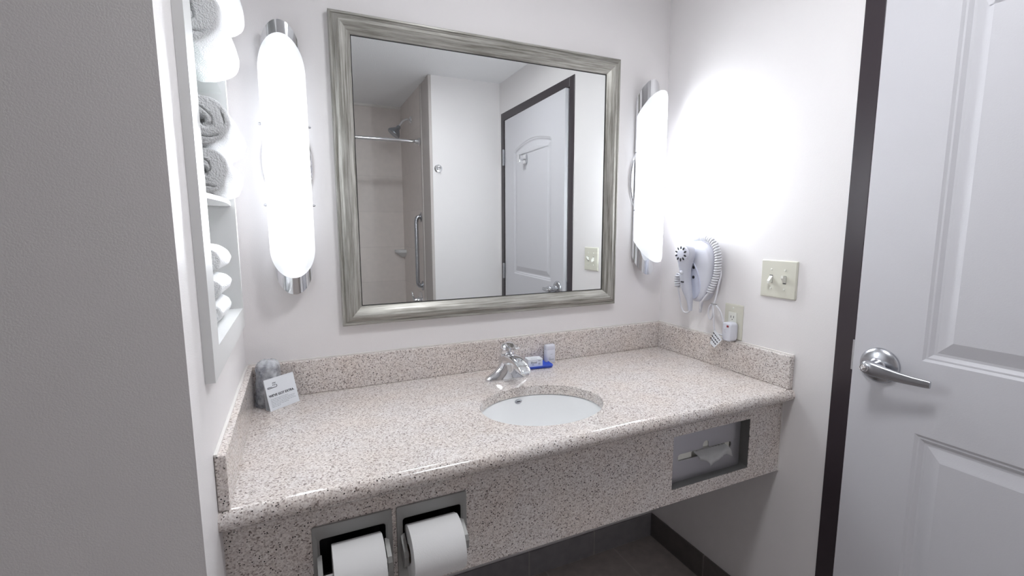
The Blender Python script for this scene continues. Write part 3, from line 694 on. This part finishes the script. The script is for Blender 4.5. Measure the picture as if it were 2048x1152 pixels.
obj('cover_plate', bm, M['steel'], td)
bm = bmesh.new()
box(bm, cxm-hl-0.006, cxm-0.050, PY+0.0035, PY+0.008, cz-0.0105, cz+0.0105, bev=0.002); box(bm, cxm+0.082, cxm+hl+0.006, PY+0.0035, PY+0.008, cz-0.0105, cz+0.0105, bev=0.002)
box(bm, cxm-0.010, cxm+0.014, PY+0.0035, PY+0.008, cz+0.012, cz+0.034, bev=0.002)
box(bm, cxm-0.13, cxm+0.13, PY+0.012, PY+0.06, oz0+0.01, oz1-0.01)
bb = obj('tissue_box', bm, M['ivorylight'], td)
ts = bmesh.new()
NU, NV = 22, 10; G = []
for i in range(NU):
    row = []
    for j in range(NV):
        f, g = i/(NU-1), j/(NV-1)
        x = cxm-0.048+0.130*f+0.006*g*math.sin(f*9)
        ln = 0.016+0.028*math.exp(-((f-0.40)/0.16)**2)+0.010*f
        y = PY+0.004-0.026*math.sin(min(1, g*1.3)*PI/2)-0.004*math.sin(f*17+g*3)*g-0.002*abs(math.sin(f*31+g*8))
        z = cz+0.007-ln*(0.35*g+0.65*g*g)-0.003*g*math.sin(f*14)+0.012*f*g*(1-g)
        row.append(Vector((x, y, z)))
    G.append(row)
V0 = [[ts.verts.new(p) for p in r] for r in G]
for i in range(NU-1):
    for j in range(NV-1): ts.faces.new((V0[i][j], V0[i+1][j], V0[i+1][j+1], V0[i][j+1]))
bmesh.ops.solidify(ts, geom=ts.faces[:], thickness=0.0006)
tag(obj('facial_tissue', ts, M['paper'], None, True, (cxm, PY, cz)), 'crumpled white facial tissue hanging from the steel dispenser slot', 'tissue')

# ---------------------------------------------------------------- framed mirror
mx0, mx1, mz0, mz1 = 0.269, 1.2830, 1.0715, 1.985
mi = thing('wall_mirror', ((mx0+mx1)/2, 0, mz0), 'large rectangular mirror in a weathered silver frame above the counter', 'mirror')
# profile: inset from outer edge, height off the wall
fp = [(0.0, 0.0004), (0.0, 0.020), (0.003, 0.0245), (0.0075, 0.0250), (0.010, 0.0225), (0.0125, 0.0235), (0.020, 0.0310), (0.028, 0.0325), (0.038, 0.0285), (0.048, 0.0215), (0.055, 0.0165), (0.058, 0.0155), (0.059, 0.0125), (0.059, 0.0004)]
def rail(name, a, b, inward, mat):
    # a,b outer corner points, inward unit vector; mitred ends
    a, b, inw = Vector(a), Vector(b), Vector(inward); d = (b-a).normalized()
    bm = bmesh.new()
    r0 = [a+d*i+inw*i+Vector((0, -h, 0)) for i, h in fp]; r1 = [b-d*i+inw*i+Vector((0, -h, 0)) for i, h in fp]
    loft(bm, [r0, r1]); return obj(name, bm, mat, mi, True, angle=28)
rail('frame_rail', (mx0, 0, mz1), (mx1, 0, mz1), (0, 0, -1), M['rail']); rail('frame_rail', (mx0, 0, mz0), (mx1, 0, mz0), (0, 0, 1), M['rail'])
rail('frame_stile', (mx0, 0, mz0), (mx0, 0, mz1), (1, 0, 0), M['stile']); rail('frame_stile', (mx1, 0, mz0), (mx1, 0, mz1), (-1, 0, 0), M['stile'])
i_ = 0.0595
obj('mirror_glass', BX(mx0+i_, mx1-i_, -0.012, -0.001, mz0+i_, mz1-i_), M['mirror'], mi)
bm = bmesh.new(); g0, g1, k0, k1 = mx0+i_-0.0003, mx1-i_+0.0003, mz0+i_-0.0003, mz1-i_+0.0003; e = 0.0016
box(bm, g0, g0+e, -0.0135, -0.0121, k0, k1); box(bm, g1-e, g1, -0.0135, -0.0121, k0, k1); box(bm, g0, g1, -0.0135, -0.0121, k0, k0+e); box(bm, g0, g1, -0.0135, -0.0121, k1-e, k1)
obj('rebate_edge', bm, M['rebate'], mi)

# ---------------------------------------------------------------- wall sconces
def sconce(cx, label):
    cz = 1.553
    s = thing('wall_sconce', (cx, 0, cz), label, 'wall lamp', 'vertical wall sconces either side of the mirror')
    bm = bmesh.new(); loft(bm, [ell((cx, -0.0005, cz), X, Z, 0.066, 0.135, 56), ell((cx, -0.009, cz), X, Z, 0.066, 0.135, 56), ell((cx, -0.0115, cz), X, Z, 0.063, 0.132, 56)])
    obj('backplate', bm, M['chrome'], s, True, angle=40)
    def half(a, b, y0, ztop, k, n, th):
        # half-elliptic shell; end cut by a plane so that it is taller where it stands further off the wall
        o, i = [], []
        for j in range(n+1):
            t = PI*j/n; c, sn = math.cos(t), math.sin(t)
            o.append((cx+a*c, y0-b*sn, ztop+k*sn)); i.append((cx+(a-th)*c, y0-(b-th)*sn, ztop+k*sn))
        return o, i
    def shell(name, a, b, y0, ztop, k, mat, th, n=40):
        o, i = half(a, b, y0, ztop, k, n, th); bm = bmesh.new(); nz = 16
        ro, ri = [], []
        for q in range(nz+1):
            f = -1+2*q/nz
            ro.append([bm.verts.new((x, y, cz+f*z)) for x, y, z in o]); ri.append([bm.verts.new((x, y, cz+f*z)) for x, y, z in i])
        for q in range(nz):
            for j in range(n):
                bm.faces.new((ro[q][j], ro[q][j+1], ro[q+1][j+1], ro[q+1][j])); bm.faces.new((ri[q][j], ri[q+1][j], ri[q+1][j+1], ri[q][j+1]))
            for j in (0, n): bm.faces.new((ro[q][j], ro[q+1][j], ri[q+1][j], ri[q][j]))
        for q in (0, nz):
            for j in range(n): bm.faces.new((ro[q][j], ro[q][j+1], ri[q][j+1], ri[q][j]))
        return obj(name, bm, mat, s, True, angle=50)
    shell('chrome_reflector', 0.0495, 0.040, -0.012, 0.296, 0.074, M['chrome'], 0.0012)
    shell('glass_shade', 0.0590, 0.074, -0.030, 0.235, 0.083, M['lamp'], 0.0030)
    for sx in (-1, 1):
        for dz in (-0.118, 0.100):
            obj('finial', lathe(bmesh.new(), [(0.0035, 0), (0.0035, 0.004), (0.0022, 0.0065), (0.0, 0.007)], (cx+sx*0.0592, -0.033, cz+dz), (sx, 0, 0), 12), M['satin'], s, True, angle=40)
sconce(0.1430, 'lit vertical half-round wall sconce with chrome ends, left of the mirror')
sconce(1.4170, 'lit vertical half-round wall sconce with chrome ends, right of the mirror in the corner')

# ---------------------------------------------------------------- towel niche on the left wall
UY0, UY1, UZ0, UZ1, UP = -0.612, -0.100, 1.112, 2.11, 0.0155
ny0, ny1, nz0, nz1 = -0.545, -0.118, 1.163, 2.05
cab = thing('towel_niche', (0, (UY0+UY1)/2, UZ0), 'white framed towel niche with two shelves recessed in the left wall', 'towel shelf')
bm = bmesh.new()
ro = [(UY0, UZ0), (UY1, UZ0), (UY1, UZ1), (UY0, UZ1)]; ri = [(ny0, nz0), (ny1, nz0), (ny1, nz1), (ny0, nz1)]
loft(bm, [[Vector((0.0002, a, b)) for a, b in ro], [Vector((UP, a, b)) for a, b in ro], [Vector((UP, a, b)) for a, b in ri], [Vector((-0.006, a, b)) for a, b in ri]], False, False)
e = [x for x in bm.edges if x.calc_face_angle(0) > 0.5]; bmesh.ops.bevel(bm, geom=e, offset=0.0015, segments=2, affect='EDGES')
obj('face_frame', bm, M['cabinet'], cab)
bm = bmesh.new()
rl = [(ny0-0.0006, nz0-0.0006), (ny1+0.0006, nz0-0.0006), (ny1+0.0006, nz1+0.0006), (ny0-0.0006, nz1+0.0006)]
loft(bm, [[Vector((-0.0005, a, b)) for a, b in rl], [Vector((-0.165, a, b)) for a, b in rl]], False, True)
obj('liner', bm, M['cabinet'], cab)
for sz, bow, th, mt_, nm in ((1.700, 0.003, 0.004, M['glass'], 'glass_shelf'), (1.4275, 0.012, 0.009, M['cabinet'], 'shelf')):
    bm = bmesh.new()
    pts = [(-0.155, ny0+0.001), (0.006, ny0+0.001)]+[(0.006+bow*math.sin(PI*k/12), ny0+0.001+(ny1-ny0-0.002)*k/12) for k in range(1, 12)]+[(0.006, ny1-0.001), (-0.155, ny1-0.001)]
    poly_prism(bm, [Vector((x, y, sz)) for x, y in pts], (0, 0, th)); obj(nm, bm, mt_, cab)
# ---------------------------------------------------------------- rolled towels
def towel(name, x, z, y0, y1, r, sq, label, cat, group, seed, tilt=(0, 0), turns=2.6, dent=0.006):
    bm = bmesh.new(); n = 72; yl = y1-y0
    def pt(a, rad, y):
        f = (y-y0)/yl
        q = rad/r
        ns = noise.noise(Vector((math.cos(a)*1.3+seed, math.sin(a)*1.3, y*9)))*0.10+noise.noise(Vector((math.cos(a)*3+seed, math.sin(a)*3, y*14)))*0.035
        R_ = rad*(1+ns*q)
        return Vector((x+tilt[0]*f*yl+R_*math.cos(a)*sq[0], y, z+tilt[1]*f*yl+R_*math.sin(a)*sq[1]))
    rings = []
    def endrings(y, sgn):
        out = []
        for i in range(26):
            q = i/25; rad = r*(0.03+0.90*q)
            ring = []
            for k in range(n):
                a = 2*PI*k/n
                oq = 0.0; ph = (q*turns-a/(2*PI)+noise.noise(Vector((math.cos(a)+seed, math.sin(a), q*2)))*0.42) % 1.0
                g = math.exp(-((ph-0.5)/0.075)**2)*dent*(1 if q < 0.88 else 0)
                core = 0.024*math.exp(-(q/0.11)**2)
                bulge = 0.005*math.cos(q*PI/2)
                p = pt(a, rad, y); p.y = y-sgn*(g+core-bulge)*-1 if False else y+(g+core-bulge)*sgn
                ring.append(p)
            out.append(ring)
        return out
    A_ = endrings(y0, 1)
    mid = []
    m = 22
    for i in range(m+1):
        f = i/m; y = y0+0.004+(yl-0.008)*f
        e_ = min(f, 1-f)*m
        rad = r*(0.975+0.025*min(1, e_/1.5))
        mid.append([pt(2*PI*k/n, rad, y) for k in range(n)])
    B_ = endrings(y1, -1)[::-1]
    loft(bm, A_+mid+B_)
    o = obj(name, bm, M['towel'], None, True, (x, (y0+y1)/2, z-r*sq[1]))
    return tag(o, label, cat, group)
G1 = 'rolled bath towels on the niche shelves'
towel('bath_towel', -0.006, 1.7605, -0.472, -0.185, 0.0560, (1.05, 1.0), 'rolled white bath towel resting on the top glass shelf, under another roll', 'towel', G1, 1.0, turns=1.7, dent=0.0055)
towel('bath_towel', 0.018, 1.8675, -0.440, -0.150, 0.0500, (1.05, 0.98), 'rolled white bath towel at the very top, stacked on another roll', 'towel', G1, 4.2, turns=1.7, dent=0.0055)
towel('bath_towel', 0.002, 1.4810, -0.462, -0.165, 0.0430, (0.98, 1.0), 'rolled white towel on the lower white shelf, bottom of its pair', 'towel', G1, 7.7, turns=1.6, dent=0.0055)
towel('bath_towel', 0.006, 1.5730, -0.462, -0.165, 0.0480, (0.98, 0.98), 'rolled white towel lying on top of another above the lower white shelf', 'towel', G1, 2.9, turns=1.6, dent=0.0055)
G2 = 'rolled washcloths at the bottom of the niche'
towel('washcloth', -0.040, 1.193, -0.375, -0.215, 0.0280, (1.55, 1.0), 'small folded white washcloth, bottom of the stack in the niche', 'washcloth', G2, 3.3, turns=1.6, dent=0.004)
towel('washcloth', -0.036, 1.246, -0.375, -0.215, 0.0265, (1.60, 0.98), 'small folded white washcloth, middle of the stack in the niche', 'washcloth', G2, 9.1, turns=1.6, dent=0.004)
towel('washcloth', -0.038, 1.304, -0.380, -0.210, 0.0335, (1.40, 0.98), 'small folded white washcloth, top of the stack in the niche', 'washcloth', G2, 5.6, turns=1.6, dent=0.004)

# ---------------------------------------------------------------- light switch and outlet on the right wall
def plate(par, y0, y1, z0, z1, mat, name='cover_plate'):
    bm = bmesh.new(); d0, d1 = 0.0005, 0.0065
    def q(i, x): return [Vector((x, p.x, p.y)) for p in rr(y0+i, y1-i, z0+i, z1-i, 0, 0.003, 3)]
    loft(bm, [q(0, W-d0), q(0, W-0.003), q(0.003, W-d1)]); return obj(name, bm, mat, par, True, angle=25)
sw = thing('light_switch', (W, -0.531, 1.147), 'ivory double toggle light switch plate on the right wall', 'light switch')
plate(sw, -0.592, -0.471, 1.148, 1.267, M['ivory'])
for yy, s in ((-0.508, -1), (-0.554, 1)):
    bm = bmesh.new(); box(bm, W-0.0068, W-0.006, yy-0.0055, yy+0.0055, 1.1945, 1.2195); tg = obj('slot', bm, M['black'], sw)
    bm = bmesh.new(); loft(bm, [[Vector((W-0.0060, yy+a, 1.207+b)) for a, b in ((-0.005, -0.011), (0.005, -0.011), (0.005, 0.011), (-0.005, 0.011))], [Vector((W-0.011, yy+a, 1.207+s*0.003+b)) for a, b in ((-0.0045, -0.008), (0.0045, -0.008), (0.0045, 0.008), (-0.0045, 0.008))], [Vector((W-0.020, yy+a, 1.207+s*0.010+b)) for a, b in ((-0.0038, -0.0045), (0.0038, -0.0045), (0.0038, 0.0045), (-0.0038, 0.0045))]])
    bevel_all(bm, 0.0008); obj('toggle', bm, M['ivorylight'], sw)
    for zz in (1.177, 1.237): obj('screw', lathe(bmesh.new(), [(0.0034, 0), (0.0030, 0.0014), (0.0, 0.0018)], (W-0.0064, yy, zz), (-1, 0, 0), 14), M['ivorylight'], sw, True, angle=40)
ol = thing('wall_outlet', (W, -0.372, 0.981), 'ivory wall outlet plate just above the right side splash', 'outlet')
plate(ol, -0.410, -0.336, 0.9815, 1.104, M['ivory'])
bm = bmesh.new(); box(bm, W-0.0095, W-0.006, -0.390, -0.356, 1.007, 1.076, bev=0.0012); rc = obj('receptacle', bm, M['ivorylight'], ol)
bm = bmesh.new()
for zc in (1.060,):
    box(bm, W-0.0098, W-0.0094, -0.3795, -0.3775, zc-0.004, zc+0.004); box(bm, W-0.0098, W-0.0094, -0.3685, -0.3665, zc-0.004, zc+0.004); lathe(bm, [(0.0026, 0), (0.0, 0.0003)], (W-0.0094, -0.373, zc-0.0095), (-1, 0, 0), 14)
obj('contact_slots', bm, M['black'], rc)
obj('screw', lathe(bmesh.new(), [(0.0034, 0), (0.0030, 0.0014), (0.0, 0.0018)], (W-0.0064, -0.373, 1.091), (-1, 0, 0), 14), M['ivorylight'], ol, True, angle=40)

# ---------------------------------------------------------------- wall mounted hair dryer
def RW(y, z, o): return Vector((W-o, y, z))
mt = thing('dryer_mount', (W, -0.225, 1.10), 'white rounded wall bracket holding the hair dryer on the right wall', 'hair dryer mount')
def outline(base):           # teardrop body outline (y, z), closed
    return spline(base+[base[0]], 6)[:-1]
body = [(-0.175, 1.309), (-0.215, 1.320), (-0.250, 1.318), (-0.282, 1.300), (-0.299, 1.262), (-0.300, 1.215), (-0.290, 1.160), (-0.270, 1.112), (-0.238, 1.095), (-0.212, 1.103), (-0.192, 1.130), (-0.172, 1.170), (-0.158, 1.220), (-0.155, 1.275)]
bo = outline(body); cen = Vector((sum(p.x for p in [Vector(q) for q in bo])/len(bo), 0, 0))
cy_ = sum(p[0] for p in bo)/len(bo); cz_ = sum(p[1] for p in bo)/len(bo)
bm = bmesh.new(); rings = []
for o, s in ((0.0005, 1.0), (0.030, 1.0), (0.040, 0.985), (0.046, 0.94), (0.049, 0.84), (0.050, 0.6)):
    rings.append([RW(cy_+(p[0]-cy_)*s, cz_+(p[1]-cz_)*s, o) for p in bo])
loft(bm, rings); mb = obj('housing', bm, M['whiteplastic'], mt, True, angle=60)
# concave cradle beside the handset, with two dark rests
cr = outline([(-0.212, 1.262), (-0.228, 1.240), (-0.250, 1.205), (-0.262, 1.165), (-0.258, 1.130), (-0.238, 1.108), (-0.215, 1.130), (-0.200, 1.190)])
ccy = sum(p[0] for p in cr)/len(cr); ccz = sum(p[1] for p in cr)/len(cr)
bm = bmesh.new(); rings = []
for o, s in ((0.0440, 1.03), (0.0545, 1.0), (0.0540, 0.94), (0.0518, 0.82), (0.0515, 0.4)):
    rings.append([RW(ccy+(p[0]-ccy)*s, ccz+(p[1]-ccz)*s, o) for p in cr])
loft(bm, rings, True, True); crd = obj('cradle', bm, plain('cradle_plastic', (0.70, 0.73, 0.86), 0.25), mt, True, angle=60)
for z in (1.223, 1.187): obj('rest_pad', lathe(bmesh.new(), [(0.0060, 0), (0.0055, 0.003), (0.003, 0.0045), (0.0, 0.005)], RW(-0.229, z, 0.050), (-1, 0, 0), 18), M['black'], crd, True, angle=40)

hd_ = thing('hair_dryer', (1.45, -0.21, 1.07), 'white and grey hair dryer handset resting in the wall bracket, coiled cord', 'hair dryer')
def HP(y, z, o): return RW(y, z, o)
bm = bmesh.new(); rings = []
hs_ = [(1.308, -0.211, 0.0110, 0.016), (1.303, -0.211, 0.0242, 0.019), (1.292, -0.211, 0.0330, 0.021), (1.274, -0.211, 0.0369, 0.022), (1.256, -0.211, 0.0341, 0.022), (1.238, -0.211, 0.0270, 0.021), (1.215, -0.212, 0.0200, 0.020), (1.190, -0.214, 0.0190, 0.019), (1.165, -0.218, 0.0190, 0.018), (1.140, -0.225, 0.0175, 0.016), (1.118, -0.234, 0.0135, 0.013), (1.100, -0.241, 0.0085, 0.011), (1.082, -0.243, 0.0072, 0.0085), (1.066, -0.244, 0.0068, 0.0075)]
for z, y, a, b in hs_:
    rings.append(ell(HP(y, z, 0.076), Vector((0, -1, 0)), Vector((-1, 0, 0)), a, b, 30, 2.6))
loft(bm, rings); hb_ = obj('handset', bm, M['handset'], hd_, True, angle=60)
hc = HP(-0.2105, 1.2735, 0.096)
vent = obj('intake_cap', lathe(bmesh.new(), [(0.0315, -0.005), (0.0305, 0.001), (0.0275, 0.0035), (0.0165, 0.0045), (0.0155, 0.0060), (0.0, 0.0066)], hc, (-1, 0, 0), 40), plain('vent_plastic', (0.70, 0.71, 0.80), 0.3), hb_, True, angle=35)
bm = bmesh.new()
for k in range(10):
    a = 2*PI*k/10+0.3; c, s = math.cos(a), math.sin(a)
    ctr = hc+Vector((-0.0040, 0, 0))+Vector((0, c, s))*0.0220; rad = Vector((0, c, s)); tan = Vector((0, -s, c))
    loft(bm, [ell(ctr+Vector((0.002, 0, 0)), rad, tan, 0.0062, 0.0034, 12), ell(ctr-Vector((0.0008, 0, 0)), rad, tan, 0.0062, 0.0034, 12)])
obj('vent_slots', bm, M['black'], vent)
bm = bmesh.new(); box(bm, W-0.0965, W-0.092, -0.2255, -0.2115, 1.1680, 1.1730, bev=0.001); obj('slide_switch', bm, M['black'], hb_)
obj('cool_button', lathe(bmesh.new(), [(0.0075, -0.003), (0.0072, 0.002), (0.004, 0.0035), (0.0, 0.0038)], HP(-0.214, 1.205, 0.095), (-1, 0, 0), 20), M['whiteplastic'], hb_, True, angle=40)
# coiled cord over the top and down the right of the bracket
def coil(path, R_, r_, per):
    P = spline(path, 24); L_ = [0]
    for a, b in zip(P, P[1:]): L_.append(L_[-1]+(b-a).length)
    tot = L_[-1]; n = int(tot/per*12); out = []
    for k in range(n+1):
        s = tot*k/n; i = 0
        while i < len(L_)-2 and L_[i+1] < s: i += 1
        f = (s-L_[i])/max(L_[i+1]-L_[i], 1e-9); p = P[i].lerp(P[i+1], f); d = (P[i+1]-P[i]).normalized()
        a = X.cross(d).normalized() if abs(d.x) < 0.9 else Z.cross(d).normalized(); b = d.cross(a); th = 2*PI*s/per
        out.append(p+a*R_*math.cos(th)+b*R_*math.sin(th))
    return out
cpth = [HP(-0.176, 1.318, 0.030), HP(-0.215, 1.332, 0.030), HP(-0.255, 1.332, 0.030), HP(-0.292, 1.316, 0.030), HP(-0.314, 1.280, 0.030), HP(-0.318, 1.235, 0.030), HP(-0.309, 1.185, 0.030), HP(-0.290, 1.135, 0.034)]
bm = tube(bmesh.new(), coil(cpth, 0.0085, 0.0034, 0.0092), 0.0042, 8)
obj('coiled_cord', bm, M['cord'], hd_, True)
cp2 = [HP(-0.130, 1.188, 0.030), HP(-0.128, 1.165, 0.030), HP(-0.130, 1.138, 0.030)]
bm = tube(bmesh.new(), coil(cp2, 0.0085, 0.0034, 0.0092), 0.0042, 8); obj('coiled_cord', bm, M['cord'], hd_, True)
obj('cord', tube(bmesh.new(), spline([HP(-0.290, 1.135, 0.036), HP(-0.276, 1.112, 0.045), HP(-0.262, 1.092, 0.045), HP(-0.258, 1.072, 0.040)]), [0.0036]*25, 8), M['cord'], hd_, True)
obj('cord', tube(bmesh.new(), spline([HP(-0.131, 1.138, 0.030), HP(-0.142, 1.10, 0.030), HP(-0.158, 1.068, 0.036), HP(-0.195, 1.052, 0.056), HP(-0.235, 1.058, 0.076), HP(-0.244, 1.066, 0.076)]), 0.0026, 8), M['cord'], hd_, True)
obj('strain_relief', tube(bmesh.new(), [HP(-0.258, 1.098, 0.036), HP(-0.254, 1.078, 0.034), HP(-0.252, 1.058, 0.034)], [0.0062, 0.0052, 0.0042], 10), M['whiteplastic'], hd_, True)
# power lead with a tied loop, plug and warning tag
pl = thing('plug_adapter', (W-0.03, -0.385, 0.985), 'white safety plug with red button pushed into the wall outlet', 'plug')
bm = bmesh.new(); pr = []
def pq(i, o, dz=0): return [RW(p.x, p.y+dz, o) for p in rr(-0.400+i, -0.362-i, 0.9785+i, 1.044-i, 0, 0.011, 5)]
loft(bm, [pq(0.002, 0.0096), pq(0, 0.014), pq(0, 0.040), pq(0.003, 0.044)]); ph = obj('plug_body', bm, M['whiteplastic'], pl, True, angle=45)
obj('test_button', box(bmesh.new(), W-0.0455, W-0.043, -0.390, -0.382, 1.028, 1.035, bev=0.0006), M['red'], ph)
obj('reset_button', box(bmesh.new(), W-0.0455, W-0.043, -0.380, -0.372, 1.010, 1.022, bev=0.0006), M['whiteplastic'], ph)
lead = bmesh.new()
tube(lead, spline([RW(-0.316, 1.235, 0.020), RW(-0.326, 1.205, 0.022), RW(-0.320, 1.160, 0.026), RW(-0.315, 1.115, 0.030), RW(-0.312, 1.095, 0.034)]), 0.0032, 8)
tube(lead, spline([RW(-0.312, 1.100, 0.034), RW(-0.296, 1.088, 0.034), RW(-0.290, 1.060, 0.034), RW(-0.300, 1.040, 0.034), RW(-0.310, 1.060, 0.034), RW(-0.308, 1.092, 0.034)]), 0.0032, 8)
tube(lead, spline([RW(-0.308, 1.100, 0.036), RW(-0.318, 1.065, 0.038), RW(-0.322, 1.020, 0.038), RW(-0.330, 0.998, 0.036), RW(-0.352, 0.994, 0.034), RW(-0.366, 0.996, 0.030)]), 0.0030, 8)
tube(lead, spline([RW(-0.312, 1.100, 0.032), RW(-0.335, 1.080, 0.030), RW(-0.350, 1.050, 0.028), RW(-0.356, 1.030, 0.028), RW(-0.366, 1.022, 0.028)]), 0.0030, 8)
obj('power_lead', lead, M['cord'], pl, True)
obj('cable_tie', tube(bmesh.new(), [RW(-0.312+0.010*math.cos(a), 1.098+0.0065*math.sin(a)*0.3, 0.034+0.008*math.sin(a)) for a in [2*PI*k/16 for k in range(17)]], 0.0016, 6, False), M['castmetal'], pl, True)
tg = bmesh.new(); ty, tz = -0.336, 0.986
c0 = [RW(-0.338, 1.010, 0.050), RW(-0.374, 0.984, 0.052), RW(-0.340, 0.946, 0.050), RW(-0.318, 0.958, 0.048)]
tnn = (c0[1]-c0[0]).cross(c0[3]-c0[0]).normalized(); tnn = tnn if tnn.x < 0 else -tnn
poly_prism(tg, c0, tnn*0.0005); tgo = obj('warning_tag', tg, M['card'], pl)
tg = bmesh.new(); e1 = (c0[2]-c0[1]); e2 = (c0[0]-c0[1])
for a in (0.22, 0.50, 0.76):
    b = 0.10
    while b < 0.85:
        wl = random.uniform(0.08, 0.2); p = c0[1]+e1*a*0.9+e2*b
        poly_prism(tg, [q+tnn*0.0006 for q in (p, p+e2*wl, p+e2*wl+e1*0.08, p+e1*0.08)], tnn*0.0002); b += wl+0.05
obj('tag_print', tg, M['blackink'], tgo)


# invented flush fixture, unseen, over the vanity (it carries added_fill_light)
cl = thing('added_ceiling_fixture', (0.78, -0.93, H), 'added round white fixture for the fill light, unseen, above the vanity', 'ceiling light')
obj('rim', lathe(bmesh.new(), [(0.165, -0.0005), (0.165, -0.022), (0.158, -0.030), (0.150, -0.022), (0.150, -0.0005)], (0.78, -0.93, H), Z, 48), M['cabinet'], cl, True, angle=40)
